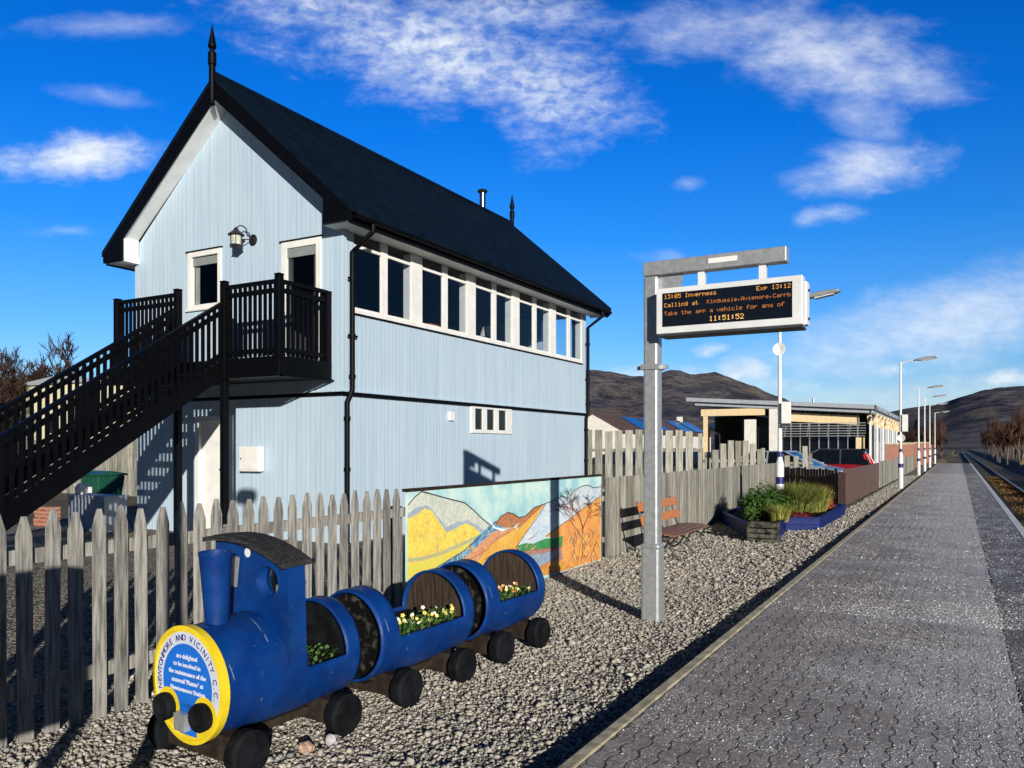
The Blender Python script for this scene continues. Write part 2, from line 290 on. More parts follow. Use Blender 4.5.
# ---------------------------------------------------------------- mesh builder
def wloc(o):
    v = Vector((0, 0, 0))
    while o: v += o.location; o = o.parent
    return v
class MB:
    def __init__(s): s.v = []; s.f = []; s.mi = []; s.m = 0
    def add(s, vs, fs):
        b = len(s.v); s.v += [tuple(p) for p in vs]; s.f += [tuple(b+i for i in f) for f in fs]; s.mi += [s.m]*len(fs); return s
    def box(s, x0, x1, y0, y1, z0, z1):
        return s.add([(x0,y0,z0),(x1,y0,z0),(x1,y1,z0),(x0,y1,z0),(x0,y0,z1),(x1,y0,z1),(x1,y1,z1),(x0,y1,z1)], [(0,3,2,1),(4,5,6,7),(0,1,5,4),(1,2,6,5),(2,3,7,6),(3,0,4,7)])
    def bar(s, p, q, w, h, up=(0, 0, 1)):
        p = Vector(p); q = Vector(q); d = (q-p).normalized(); u = Vector(up)
        a = d.cross(u)
        if a.length < 1e-4: a = d.cross(Vector((1, 0, 0)))
        a.normalize(); b = a.cross(d).normalized(); a *= w/2; b *= h/2
        return s.add([p-a-b, p+a-b, p+a+b, p-a+b, q-a-b, q+a-b, q+a+b, q-a+b], [(0,1,2,3),(7,6,5,4),(0,4,5,1),(1,5,6,2),(2,6,7,3),(3,7,4,0)])
    def tube(s, pts, rs, n=10, cap=True):
        pts = [Vector(p) for p in pts]
        if not isinstance(rs, (list, tuple)): rs = [rs]*len(pts)
        V = []; F = []; ref = None
        for i, p in enumerate(pts):
            d = (pts[min(i+1, len(pts)-1)]-pts[max(i-1, 0)]).normalized()
            if ref is None or abs(ref.dot(d)) > .98: ref = Vector((0, 0, 1)) if abs(d.z) < .9 else Vector((1, 0, 0))
            a = d.cross(ref).normalized(); b = d.cross(a).normalized(); ref = a.cross(d)
            for k in range(n): t = 2*PI*k/n; V.append(p+(a*math.cos(t)+b*math.sin(t))*rs[i])
        for i in range(len(pts)-1):
            for k in range(n): F.append((i*n+k, i*n+(k+1) % n, (i+1)*n+(k+1) % n, (i+1)*n+k))
        if cap: F.append(tuple(range(n-1, -1, -1))); F.append(tuple((len(pts)-1)*n+k for k in range(n)))
        return s.add(V, F)
    def lathe(s, prof, ctr=(0, 0, 0), n=20, axis='Z', cap=True):
        V = []; F = []
        for r, h in prof:
            for k in range(n):
                t = 2*PI*k/n; a, b = r*math.cos(t), r*math.sin(t)
                p = {'Z': (a, b, h), 'Y': (a, h, b), 'X': (h, a, b)}[axis]; V.append((p[0]+ctr[0], p[1]+ctr[1], p[2]+ctr[2]))
        for i in range(len(prof)-1):
            for k in range(n): F.append((i*n+k, i*n+(k+1) % n, (i+1)*n+(k+1) % n, (i+1)*n+k))
        if cap and prof[0][0] > 1e-5: F.append(tuple(range(n-1, -1, -1)))
        if cap and prof[-1][0] > 1e-5: F.append(tuple((len(prof)-1)*n+k for k in range(n)))
        return s.add(V, F)
    def prism(s, poly, a, b, axis='Y'):
        # poly of 2-d points; axis Y: (x,z) swept y a..b ; X: (y,z) ; Z: (x,y)
        n = len(poly)
        f = {'Y': lambda p, t: (p[0], t, p[1]), 'X': lambda p, t: (t, p[0], p[1]), 'Z': lambda p, t: (p[0], p[1], t)}[axis]
        V = [f(p, a) for p in poly]+[f(p, b) for p in poly]
        return s.add(V, [tuple(range(n)), tuple(range(2*n-1, n-1, -1))]+[(i, i+n, (i+1) % n+n, (i+1) % n) for i in range(n)])
    def build(s, name, mats, parent=None, bevel=0, smooth=False, solid=0):
        if not isinstance(mats, (list, tuple)): mats = [mats]
        me = bpy.data.meshes.new(name); off = wloc(parent) if parent else Vector((0, 0, 0))
        me.from_pydata([(p[0]-off.x, p[1]-off.y, p[2]-off.z) for p in s.v], [], s.f)
        for m in mats: me.materials.append(M[m] if isinstance(m, str) else m)
        me.polygons.foreach_set('material_index', s.mi)
        bm = bmesh.new(); bm.from_mesh(me); bmesh.ops.recalc_face_normals(bm, faces=bm.faces); bm.to_mesh(me); bm.free()
        o = bpy.data.objects.new(name, me); COL.objects.link(o); o.parent = parent
        if smooth:
            me.polygons.foreach_set('use_smooth', [True]*len(me.polygons)); md = o.modifiers.new('split', 'EDGE_SPLIT'); md.split_angle = R(38)
        if solid: md = o.modifiers.new('thick', 'SOLIDIFY'); md.thickness = solid; md.offset = -1
        if bevel: md = o.modifiers.new('bevel', 'BEVEL'); md.width = bevel; md.segments = 2; md.limit_method = 'ANGLE'
        return o
def tag(o, label=None, cat=None, group=None, kind=None):
    if label: o['label'] = label
    if cat: o['category'] = cat
    if group: o['group'] = group
    if kind: o['kind'] = kind
    return o
def thing(name, label, cat, loc=(0, 0, 0), group=None):
    o = bpy.data.objects.new(name, None); o.empty_display_size = .2; COL.objects.link(o); o.location = loc
    return tag(o, label, cat, group)
def dup(o, parent=None):
    n = o.copy(); COL.objects.link(n); n.parent = parent
    for ch in list(o.children): dup(ch, n)
    return n
def place(proto, loc, rz=0, label=None, sc=1):
    n = dup(proto); n.location = loc; n.rotation_euler = (0, 0, rz); n.scale = (sc,)*3
    if label: n['label'] = label
    return n
def box(*a): return MB().box(*a)
# writing: the built-in font turned into mesh polygons lying in a plane
def textverts(body, size, extrude=.001, spacing=1):
    cu = bpy.data.curves.new('lettering', 'FONT'); cu.body = body; cu.size = size; cu.extrude = extrude; cu.align_x = 'CENTER'; cu.align_y = 'CENTER'; cu.space_character = spacing
    ob = bpy.data.objects.new('lettering', cu); COL.objects.link(ob)
    dg = bpy.context.evaluated_depsgraph_get(); me = bpy.data.meshes.new_from_object(ob.evaluated_get(dg))
    V = [v.co.copy() for v in me.vertices]; F = [tuple(p.vertices) for p in me.polygons]
    bpy.data.objects.remove(ob); bpy.data.curves.remove(cu); bpy.data.meshes.remove(me); return V, F
def addtext(mb, body, size, mtx, **k):
    V, F = textverts(body, size, **k); mb.add([mtx @ v for v in V], F)
FONT = {'0':'3E5149453E','1':'00427F4000','2':'4261514946','3':'2141454B31','4':'1814127F10','5':'2745454539','6':'3C4A494930','7':'0171090503','8':'3649494936','9':'064949291E',':':'0036360000',',':'0050300000','.':'0060600000',
 'A':'7E1111117E','C':'3E41414122','E':'7F49494941','I':'00417F4100','K':'7F08142241','M':'7F020C027F','R':'7F09192946','T':'01017F0101','a':'2054545478','b':'7F48444438','c':'3844444420','d':'384444487F','e':'3854545418','f':'087E090102','g':'0C5252523E','h':'7F08040478','i':'00447D4000','k':'7F10284400','l':'00417F4000','m':'7C04180478','n':'7C08040478','o':'3844444438','p':'7C14141408','r':'7C08040408','s':'4854545420','t':'043F444020','u':'3C4040207C','v':'1C2040201C','w':'3C4030403C','x':'4428102844','y':'0C5050503C',' ':'0000000000'}
def dots(mb, text, x, z, p, y):
    for ch in text:
        g = FONT[ch]
        for cx in range(5):
            col = int(g[cx*2:cx*2+2], 16)
            for r in range(7):
                if col >> r & 1:
                    X = x+cx*p; Z = z-r*p; d = p*.43
                    mb.add([(X-d, y, Z-d), (X+d, y, Z-d), (X+d, y, Z+d), (X-d, y, Z+d)], [(0, 1, 2, 3)])
        x += 6*p
    return x
# ================================================================ CAMERA, WORLD, LIGHT
cam = bpy.data.cameras.new('camera'); co = bpy.data.objects.new('camera', cam); COL.objects.link(co)
co.location = (0, 0, EYE); co.rotation_euler = (PI/2, 0, TH); cam.sensor_width = 36; cam.lens = 36*800/1024; cam.shift_y = 63/1024; cam.clip_end = 20000; cam.clip_start = .05
scene.camera = co
SUN_EL = R(12.2); SUNH = Vector((.70, -.714, 0)).normalized()       # horizontal direction towards the sun
sd = Vector((SUNH.x*math.cos(SUN_EL), SUNH.y*math.cos(SUN_EL), math.sin(SUN_EL)))
sl = bpy.data.lights.new('sun', 'SUN'); sl.energy = 5.0; sl.angle = R(.5); sl.color = (1, .93, .82)
so = bpy.data.objects.new('sun', sl); COL.objects.link(so); so.rotation_euler = (-sd).to_track_quat('-Z', 'Y').to_euler(); so.location = (20, -20, 20)
w = bpy.data.worlds.new('World'); scene.world = w; w.use_nodes = True; k = NT(w.node_tree)
bg = k.n['Background']
sky = k.node('ShaderNodeTexSky'); sky.sky_type = 'NISHITA'; sky.sun_disc = False; sky.sun_elevation = SUN_EL; sky.sun_rotation = math.atan2(SUNH.x, SUNH.y); sky.altitude = 200; sky.air_density = 1; sky.dust_density = .3; sky.ozone_density = 3
D = k.node('ShaderNodeTexCoord').outputs['Generated']
Fv = (-s_, c_, 0); Rv = (c_, s_, 0)
df = k.math('MAXIMUM', k.vmath('DOT_PRODUCT', D, Fv), .02)
u = k.math('DIVIDE', k.vmath('DOT_PRODUCT', D, Rv), df); v = k.math('DIVIDE', k.vmath('DOT_PRODUCT', D, (0, 0, 1)), df)
front = k.smooth(k.vmath('DOT_PRODUCT', D, Fv), .05, .25)
uv = k.node('ShaderNodeCombineXYZ'); k.put(uv.inputs[0], u); k.put(uv.inputs[1], v); UV = uv.outputs[0]
elev = k.node('ShaderNodeSeparateXYZ'); k.put(elev.inputs[0], D); ez = elev.outputs[2]
SKYG = k.ramp(k.smooth(ez, 0, .62), [(0, (.82, 1.04, 1.42)), (.12, (.48, .98, 1.56)), (.35, (.15, .86, 1.70)), (.62, (.03, .74, 1.78)), (.86, (.015, .68, 1.70)), (1, (.01, .12, .30))])
back = k.smooth(k.vmath('DOT_PRODUCT', D, Fv), -.3, .62, .20, 1.)  # sky behind the camera dimmed, like the zenith stop above, to deepen shadows
bk = k.node('ShaderNodeCombineColor')
for i_ in range(3): k.put(bk.inputs[i_], back)
skyc = k.mix(1., k.mix(1., sky.outputs[0], SKYG, 'MULTIPLY'), bk.outputs[0], 'MULTIPLY')
nbig = k.noise(k.vmath('MULTIPLY', UV, (1, 2.3, 1)), 6, 9, .62, .3); nfine = k.noise(k.vmath('MULTIPLY', UV, (1, 2.0, 1)), 26, 8, .68, .2); nmack = k.noise(k.vmath('MULTIPLY', UV, (1, 1.4, 1)), 46, 4, .55, .5)
wrp = k.node('ShaderNodeTexNoise'); k.put(wrp.inputs['Vector'], UV); wrp.inputs['Scale'].default_value = 13; wrp.inputs['Detail'].default_value = 5
ws = k.node('ShaderNodeSeparateColor'); k.put(ws.inputs[0], wrp.outputs['Color'])
u = k.math('ADD', u, k.math('MULTIPLY', k.math('SUBTRACT', ws.outputs[0], .5), .09)); v = k.math('ADD', v, k.math('MULTIPLY', k.math('SUBTRACT', ws.outputs[1], .5), .035))
# clouds fixed in the heavens: (azimuth offset, height, half sizes, tilt, density, kind)
CL = [(80, 157, 92, 30, 0, 1.0, 'soft'), (420, 50, 230, 62, -17, .80, 'mack'), (540, 95, 90, 66, -10, .78, 'mack'), (470, 10, 210, 26, -5, .55, 'mack'), (815, 55, 165, 58, -9, .85, 'wisp'), (725, 25, 130, 50, 0, .75, 'wisp'), (900, 75, 90, 45, 0, .7, 'wisp'), (868, 165, 95, 36, 14, .85, 'wisp'), (825, 218, 46, 15, 8, .75, 'wisp'), (870, 118, 70, 30, -30, .5, 'wisp'),
      (960, 320, 270, 58, 13, .62, 'veil'), (900, 400, 260, 40, 4, .35, 'veil'), (700, 385, 200, 24, 0, .5, 'soft'), (745, 374, 36, 20, 0, .85, 'soft'), (708, 352, 24, 10, 0, .75, 'soft'), (640, 372, 40, 13, 0, .6, 'soft'), (890, 368, 32, 14, 0, .72, 'soft'), (1010, 378, 46, 15, 0, .8, 'soft'), (60, 230, 40, 9, 0, .3, 'wisp'), (110, 28, 110, 16, 0, .32, 'wisp'), (100, 98, 60, 14, -8, .3, 'wisp'), (692, 183, 28, 11, 5, .3, 'wisp'), (660, 258, 30, 12, 0, .18, 'soft')]
total = None
for (px, py, rx, ry, tilt, den, kind) in CL:
    cx, cy = (px-512)/800, (447-py)/800; t = R(tilt)
    dx = k.math('SUBTRACT', u, cx); dy = k.math('SUBTRACT', v, cy)
    a = k.math('DIVIDE', k.math('ADD', k.math('MULTIPLY', dx, math.cos(t)), k.math('MULTIPLY', dy, math.sin(t))), rx/800)
    b = k.math('DIVIDE', k.math('SUBTRACT', k.math('MULTIPLY', dy, math.cos(t)), k.math('MULTIPLY', dx, math.sin(t))), ry/800)
    rr = k.math('SQRT', k.math('ADD', k.math('MULTIPLY', a, a), k.math('MULTIPLY', b, b)))
    an, fn, lo_, hi_ = {'soft': (1.3, .7, -.05, 1.05), 'mack': (1.8, .8, -.15, 1.2), 'wisp': (1.8, .6, -.05, 1.45), 'veil': (.9, .35, -.05, 1.0)}[kind]
    q = k.math('ADD', k.math('SUBTRACT', 1.0, rr), k.math('ADD', k.math('MULTIPLY', k.math('SUBTRACT', nbig, .5), an), k.math('MULTIPLY', k.math('SUBTRACT', nfine, .5), fn)))
    f = k.smooth(q, lo_, hi_)
    if kind == 'mack': f = k.math('MULTIPLY', f, k.smooth(k.math('ADD', nmack, k.math('MULTIPLY', nfine, .5)), .50, .92, .40, 1.10))
    f = k.math('MULTIPLY', f, den); total = f if total is None else k.math('MAXIMUM', total, f)
total = k.math('MULTIPLY', total, front)
shade = k.mix(k.smooth(nfine, .3, .7), (6.2, 7.2, 8.6), (8.8, 9.2, 9.6))
final = k.mix(total, skyc, shade)
k.put(bg.inputs[0], final); bg.inputs[1].default_value = .10
vs = scene.view_settings; vs.view_transform = 'Standard'; vs.look = 'None'; vs.gamma = 1; vs.exposure = .12; vs.use_curve_mapping = False
# ================================================================ SETTING
def sheet(name, mats, xs, ys, zf, label=None):
    mb = MB(); nx = len(xs)
    V = [(x, y, zf(x, y)) for y in ys for x in xs]
    F = [(j*nx+i, j*nx+i+1, (j+1)*nx+i+1, (j+1)*nx+i) for j in range(len(ys)-1) for i in range(nx-1)]
    o = mb.add(V, F).build(name, mats, smooth=False); o.data.polygons.foreach_set('use_smooth', [True]*len(o.data.polygons)); o['kind'] = 'structure'; return o
def sm(a, b, x):
    t = max(0, min(1, (x-a)/(b-a))); return t*t*(3-2*t)
def gz(x, y):   # gravel height
    return -.13+.085*sm(2.8, 5.6, y)*sm(-2.1, -3.0, x)*(1-sm(6.2, 8.5, y))+.16*sm(-4.7, -8.5, x)+.05*sm(-2.9, -1.9, x)
def tz(x, y):   # rough terrain
    if x < -1.5: z = gz(x, y)-.05 if x > -14 else .0
    elif x < 1.3: z = -1.05
    elif x < 4.6: z = -1.05
    else: z = -1.05+.75*sm(4.6, 7.5, x)
    return z-(.6*sm(120, 300, y) if x < 1 else 0)
gx = [-6000, -2500, -900, -300, -120, -60, -30, -14, -10, -8, -4.7, -3, -1.62, -1.45, 1.0, 1.3, 3, 4.6, 5.3, 6, 6.8, 7.5, 14, 40, 120, 400, 1500, 6000]
sheet('ground', 'ground', gx, [-400, -60, -20, 0, 3, 5, 7, 9, 14, 25, 50, 90, 120, 200, 300, 600, 1500, 6000], tz)
frange = lambda a, b, n: [a+(b-a)*i/n for i in range(n+1)]
sheet('gravel', 'gravel', frange(-16, -1.702, 40), frange(-8, 95, 160), gz)
# platform: body, block paving, kerb, coping strip, white edge
ps = lambda n, m, a, bev=0: tag(box(*a).build(n, m, bevel=bev), kind='structure')
ps('platform', 'kerb', (-1.60, 1.06, -10, 87, -1.04, -.012))
ps('paving', 'paving', (-1.61, .325, -10, 87, -.011, 0))
ps('kerb', 'kerb', (-1.695, -1.614, -10, 87, -.5, .006), .012)
ps('joint', 'black', (.326, .346, -10, 87, -.011, -.004))
ps('coping', 'coping', (.347, .963, -10, 87, -.011, .001))
ps('edge_line', 'whiteline', (.965, 1.10, -10, 87, -.12, .006), .01)
sheet('track_bed', 'ballast', [1.12, 1.4, 1.75, 3.3, 3.9, 4.5], frange(-10, 400, 60), lambda x, y: -1.0+(.06 if 1.5 < x < 3.5 else -.03))
sheet('path', 'ballast', [-1.55, 0, .9], frange(87, 150, 10), lambda x, y: -.05-.9*sm(87, 125, y))
# hills: one polar height field
PROF = [(-900, 440), (-500, 436), (-200, 430), (0, 418), (300, 398), (500, 384), (575, 374), (590, 373), (612, 376), (632, 381), (648, 380), (668, 376), (680, 377), (692, 380), (704, 379.5), (715, 378), (728, 382), (742, 387), (758, 390), (775, 399), (792, 405), (815, 409), (850, 413), (880, 417), (900, 414), (920, 410), (943, 406), (962, 399), (985, 393), (1005, 391), (1024, 389), (1060, 388), (1150, 396), (1300, 412), (1500, 424), (1900, 436)]
def prof(px):
    for (a, b), (c2, d2) in zip(PROF, PROF[1:]):
        if a <= px <= c2: return b+(d2-b)*(px-a)/(c2-a)
    return 440
from mathutils import noise as mn
mb = MB(); az = [-900+2800*i/560 for i in range(561)]; NR = 46
for i, px in enumerate(az):
    ang = math.atan((px-512)/800); dx = math.sin(ang); dy = math.cos(ang)
    dirx = dx*c_-dy*s_; diry = dx*s_+dy*c_
    h = (447-prof(px))/800*2300*dy
    for j in range(NR):
        t = j/(NR-1); r = 420+2700*t; rt = 2300
        e = sm(500, rt, r)**1.25 if r <= rt else 1-.5*sm(rt, 3120, r)
        x, y = dirx*r, diry*r
        n = mn.fractal(Vector((x, y, 0))*.0042, 1., 2.1, 6)*.2*(1-math.exp(-((r-rt)/130)**2)*.75)
        mb.v.append((x, y, -1.2+(h+1.2)*max(0, e+n*e*(1-e*.55)*1.6)+EYE*e))
for i in range(len(az)-1):
    for j in range(NR-1): mb.f.append((i*NR+j, (i+1)*NR+j, (i+1)*NR+j+1, i*NR+j+1)); mb.mi.append(0)
o = mb.build('hills', 'hill'); o.data.polygons.foreach_set('use_smooth', [True]*len(o.data.polygons)); o['kind'] = 'structure'
# loose stones of the gravel in the foreground (countless): one object
def stones(name, label, n, y0, ylen, ypow, xfun, med, base_shape, zf=None, ma='stone', cat='gravel', keep=None, sink=(-.1, .8)):
    zf = zf or gz
    if base_shape == 'ico':
        ph = (1+5**.5)/2
        V0 = np.array([(-1,ph,0),(1,ph,0),(-1,-ph,0),(1,-ph,0),(0,-1,ph),(0,1,ph),(0,-1,-ph),(0,1,-ph),(ph,0,-1),(ph,0,1),(-ph,0,-1),(-ph,0,1)])/1.9
        F0 = np.array([(0,11,5),(0,5,1),(0,1,7),(0,7,10),(0,10,11),(1,5,9),(5,11,4),(11,10,2),(10,7,6),(7,1,8),(3,9,4),(3,4,2),(3,2,6),(3,6,8),(3,8,9),(4,9,5),(2,4,11),(6,2,10),(8,6,7),(9,8,1)])
    else:
        V0 = np.array([(1.,0,0),(-1,0,0),(0,1,0),(0,-1,0),(0,0,1),(0,0,-1)])
        F0 = np.array([(0,2,4),(2,1,4),(1,3,4),(3,0,4),(2,0,5),(1,2,5),(3,1,5),(0,3,5)])
    nv = len(V0); P = []
    while len(P) < n:
        y = y0+ylen*random.random()**ypow; x = xfun(y)
        if -s_*x+c_*y < 1.2: continue
        if keep and random.random() > keep(x, y): continue
        P.append((x, y, zf(x, y)))
    P = np.array(P); sz = np.random.lognormal(math.log(med), .40, n).clip(med*.45, med*3.2)
    V = np.repeat(V0[None], n, 0)*np.random.uniform(.55, 1.3, (n, nv, 1))*np.stack([np.random.uniform(.8, 1.5, n), np.random.uniform(.65, 1.1, n), np.random.uniform(.5, .9, n)], 1)[:, None]
    a = np.random.uniform(0, 2*PI, n); t = np.random.normal(0, .5, n)
    ca, sa, ct, st = np.cos(a), np.sin(a), np.cos(t), np.sin(t)
    x, y, z = V[..., 0], V[..., 1], V[..., 2]
    y2 = y*ct[:, None]-z*st[:, None]; z2 = y*st[:, None]+z*ct[:, None]
    V = np.stack([x*ca[:, None]-y2*sa[:, None], x*sa[:, None]+y2*ca[:, None], z2], 2)*sz[:, None, None]
    P[:, 2] += sz*np.random.uniform(sink[0], sink[1], n); V += P[:, None]
    F = (F0[None]+nv*np.arange(n)[:, None, None]).reshape(-1, 3)
    me = bpy.data.meshes.new(name); me.vertices.add(n*nv); me.vertices.foreach_set('co', V.reshape(-1).astype(np.float32))
    me.loops.add(F.size); me.polygons.add(len(F)); me.loops.foreach_set('vertex_index', F.reshape(-1).astype(np.int32))
    me.polygons.foreach_set('loop_start', np.arange(0, F.size, 3, dtype=np.int32)); me.update(calc_edges=True); me.materials.append(M[ma])
    o = bpy.data.objects.new(name, me); COL.objects.link(o); tag(o, label, cat, kind='stuff')
stones('gravel_stones', 'loose grey and tan stones of the gravel bed round the train', 105000, 1.0, 10.5, 1.45, lambda y: random.uniform(-5.2, -1.71), .0086, 'ico')
stones('gravel_chips', 'finer looking gravel further off round the bench and planter', 95000, 9.5, 42, 1.6, lambda y: random.uniform(-4.6 if y < 23 else -2.6, -1.71), .0145, 'octa')
def frostm():
    m, k, b = base('frost_and_grit'); r = k.node('ShaderNodeNewGeometry').outputs['Random Per Island']
    k.put(b.inputs['Base Color'], k.ramp(r, [(0, (.14, .13, .12)), (.18, (.30, .275, .255)), (.42, (.40, .37, .35)), (.55, (.66, .68, .72)), (1, (.86, .88, .90))])); b.inputs['Roughness'].default_value = .55; return m
M['frost'] = frostm()
def clump(x, y):
    d = .5+.55*mn.fractal(Vector((x*.9, y*1.2, 3)), 1., 2., 5)+.16*(x+.5)+.01*max(0, y-4)
    return .16+.84*sm(.30, .85, d)
xp = lambda y: random.uniform(-1.6, .95)
stones('frost_grains', 'fine white frost and grit scattered over the near paving', 100000, 1.6, 7.5, 1.25, xp, .0028, 'octa', lambda x, y: 0, 'frost', 'frost', clump, (-.45, .3))
stones('frost_crust', 'coarser frost flecks on the paving further along the platform', 90000, 8, 45, 1.7, xp, .0052, 'octa', lambda x, y: 0, 'frost', 'frost', clump, (-.5, .2))
# railway track
for X in (1.60, 3.035):
    mb = MB(); mb.m = 0; mb.box(X-.035, X+.035, -10, 400, -.835, -.79); mb.m = 1; mb.box(X-.012, X+.012, -10, 400, -.92, -.836); mb.box(X-.07, X+.07, -10, 400, -.94, -.921)
    tag(mb.build('running_rail', ['rail', 'rust']), 'polished steel rail %s' % ('close under the platform edge' if X < 2 else 'on the far side of the track'), 'rail')
# ================================================================ SIGNAL BOX
XR, XL, YF, YB = -8.4, -13.45, 9.64, 19.0; XC = (XR+XL)/2
ZS, ZH, ZSOF, ZAP, ZFL = 3.74, 4.72, 4.97, 7.81, 2.88
SLP = (ZAP-5.18)/3.0
sb = thing('signal_box', 'pale blue boarded two storey railway signal box with steep black roof', 'signal box', (XC, (YF+YB)/2, -.1))
T = .12
def gtop(x): return 5.30+(2.525-abs(x-XC))*SLP-.06          # underside of the roof over the gable wall
low = MB()
BR = 2.42                                                     # height of the drip band
YI = YF+.02
low.box(XR-T, XR-.03, YI+T, YB-.02, -.15, 1.85).box(XR-T, XR-.03, YI+T, 13.44, 1.85, BR).box(XR-T, XR-.03, 15.04, YB-.02, 1.85, BR).box(XR-T, XR-.03, 13.44, 15.04, 2.37, BR)
low.box(XL+.03, XL+T, YI+T, YB-.02, -.15, BR)
DL0, DL1 = -11.78, -10.86
low.box(XL+.03, DL0, YI, YI+T, -.15, BR).box(DL1, XR-.03, YI, YI+T, -.15, BR).box(DL0, DL1, YI, YI+T, 2.1, BR)
low.box(XL+T+.001, XR-T-.001, YB-T, YB-.02, -.15, BR)
low.build('lower_wall', 'clad', sb)
up = MB()
WB0, WB1 = 9.93, 18.72
up.box(XR-T, XR, YF, YB, BR, ZS-.05).box(XR-T, XR, YF, WB0-.03, ZS-.05, ZSOF+.1).box(XR-T, XR, WB1, YB, ZS-.05, ZSOF+.1).box(XR-T, XR, WB0-.03, WB1, ZSOF+.021, ZSOF+.1)
up.box(XL, XL+T, YF, YB, BR, ZSOF+.1)
cols = [(XL+T, -11.96), (-11.96, -11.13), (-11.13, XC), (XC, -9.66), (-9.66, -8.86), (-8.86, XR-T)]
for a, b in cols:
    if (a, b) == (-11.96, -11.13): up.prism([(a, BR), (b, BR), (b, 4.01), (a, 4.01)], YF, YF+T); z0 = 4.98
    elif (a, b) == (-9.66, -8.86): up.prism([(a, BR), (b, BR), (b, ZFL), (a, ZFL)], YF, YF+T); z0 = 4.88
    else: z0 = BR
    up.prism([(a, z0), (b, z0), (b, gtop(b)), (a, gtop(a))], YF, YF+T)
xs = [XL+T, -10.6, -8.75, XR-T]
up.prism([(XL+T, BR), (-9.65, BR), (-9.65, gtop(-9.65)), (XC, gtop(XC)), (XL+T, gtop(XL+T))], YB-T, YB)
up.box(-9.65, -8.75, YB-T, YB, BR, 3.6).prism([(-9.65, 4.9), (-8.75, 4.9), (-8.75, gtop(-8.75)), (-9.65, gtop(-9.65))], YB-T, YB).prism([(-8.75, BR), (XR-T, BR), (XR-T, gtop(XR-T)), (-8.75, gtop(-8.75))], YB-T, YB)
up.build('upper_wall', 'clad', sb)
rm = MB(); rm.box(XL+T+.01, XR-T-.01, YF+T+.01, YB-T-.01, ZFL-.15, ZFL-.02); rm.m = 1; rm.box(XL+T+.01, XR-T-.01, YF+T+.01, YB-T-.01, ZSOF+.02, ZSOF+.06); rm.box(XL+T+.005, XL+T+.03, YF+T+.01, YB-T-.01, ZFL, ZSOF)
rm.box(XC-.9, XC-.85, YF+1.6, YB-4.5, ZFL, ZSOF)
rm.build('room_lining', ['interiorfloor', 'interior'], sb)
tl = MB().lathe([(.02, ZS+.0), (.02, ZS+.22)], (XR-.45, 14.77, 0), 8).build('table_lamp', 'iron', sb)
MB().lathe([(.17, ZS+.17), (.09, ZS+.40)], (XR-.45, 14.77, 0), 16).build('lamp_shade', 'shade', tl, smooth=True)
MB().box(XR-.8, XR-.2, 12.3, 12.6, ZFL, ZS+.12).build('chair_back', 'orangewood', sb)
# drip band round the box
bd = MB(); bd.m = 0
bd.box(XL-.03, XR+.03, YF-.03, YF-.002, BR, BR+.03).box(XR+.002, XR+.03, YF-.001, YB, BR, BR+.03)
bd.m = 1; bd.box(XL-.015, XR+.015, YF-.014, YF+.018, BR-.06, BR-.002).box(XR-.03, XR+.015, YF+.019, YB, BR-.06, BR-.002)
bd.build('drip_band', ['clad', 'black'], sb)
# window band: recessed windows in pairs, broad posts between
MODW = 1.82; ZT = ZSOF-.02
wb = MB(); wb.box(XR-.2, XR+.035, WB0-.04, WB1+.02, ZS-.06, ZS)
for i in range(5):
    y = WB0+MODW*i+1.49
    wb.box(XR-.03, XR+.012, y, min(y+.33, WB1), ZS+.001, ZT); wb.box(XR-.17, XR-.031, y, y+.06, ZS+.001, ZT); wb.box(XR-.12, XR-.031, y+.061, min(y+.33, WB1), ZS+.001, ZT)
wb.build('window_band_frame', 'white', sb, bevel=.006)
MB().box(XR+.002, XR+.03, WB0-.05, WB1+.03, ZS-.085, ZS-.063).build('sill_drip', 'black', sb)
for i in range(5):
    y = WB0+MODW*i; y2 = y+1.49
    f = MB(); X = XR-.045
    f.box(X, X+.05, y+.001, y2-.001, ZS+.002, ZS+.04).box(X, X+.05, y+.001, y+.655, ZT-.215, ZT-.165).box(X, X+.05, y+.845, y2-.001, ZT-.215, ZT-.165)
    f.box(X-.0, X+.045, y+.665, y+.835, ZS+.041, ZT)
    fo = f.build('window', 'white', sb, bevel=.004)
    for a, b in ((y, y+.66), (y+.84, y2)): MB().add([(X+.022, a, ZS+.04), (X+.022, b, ZS+.04), (X+.022, b, ZT), (X+.022, a, ZT)], [(0, 1, 2, 3)]).build('pane', 'glass', fo)
# small ground-floor window, three lights
f = MB(); f.box(XR-.05, XR+.012, 13.42, 15.06, 1.83, 1.90).box(XR-.05, XR+.006, 13.42, 15.06, 2.32, 2.385)
for a, b in ((13.42, 13.56), (13.85, 14.02), (14.32, 14.5), (14.82, 15.06)): f.box(XR-.049, XR+.004, a, b, 1.901, 2.319)
f = f.build('window', 'white', sb, bevel=.004); MB().box(XR-.03, XR-.024, 13.56, 14.82, 1.90, 2.32).build('pane', 'glass_dark', f)
MB().box(XR-.03, XR+.03, 12.62, 12.78, 2.05, 2.22).build('vent_cover', 'white', sb, bevel=.01)
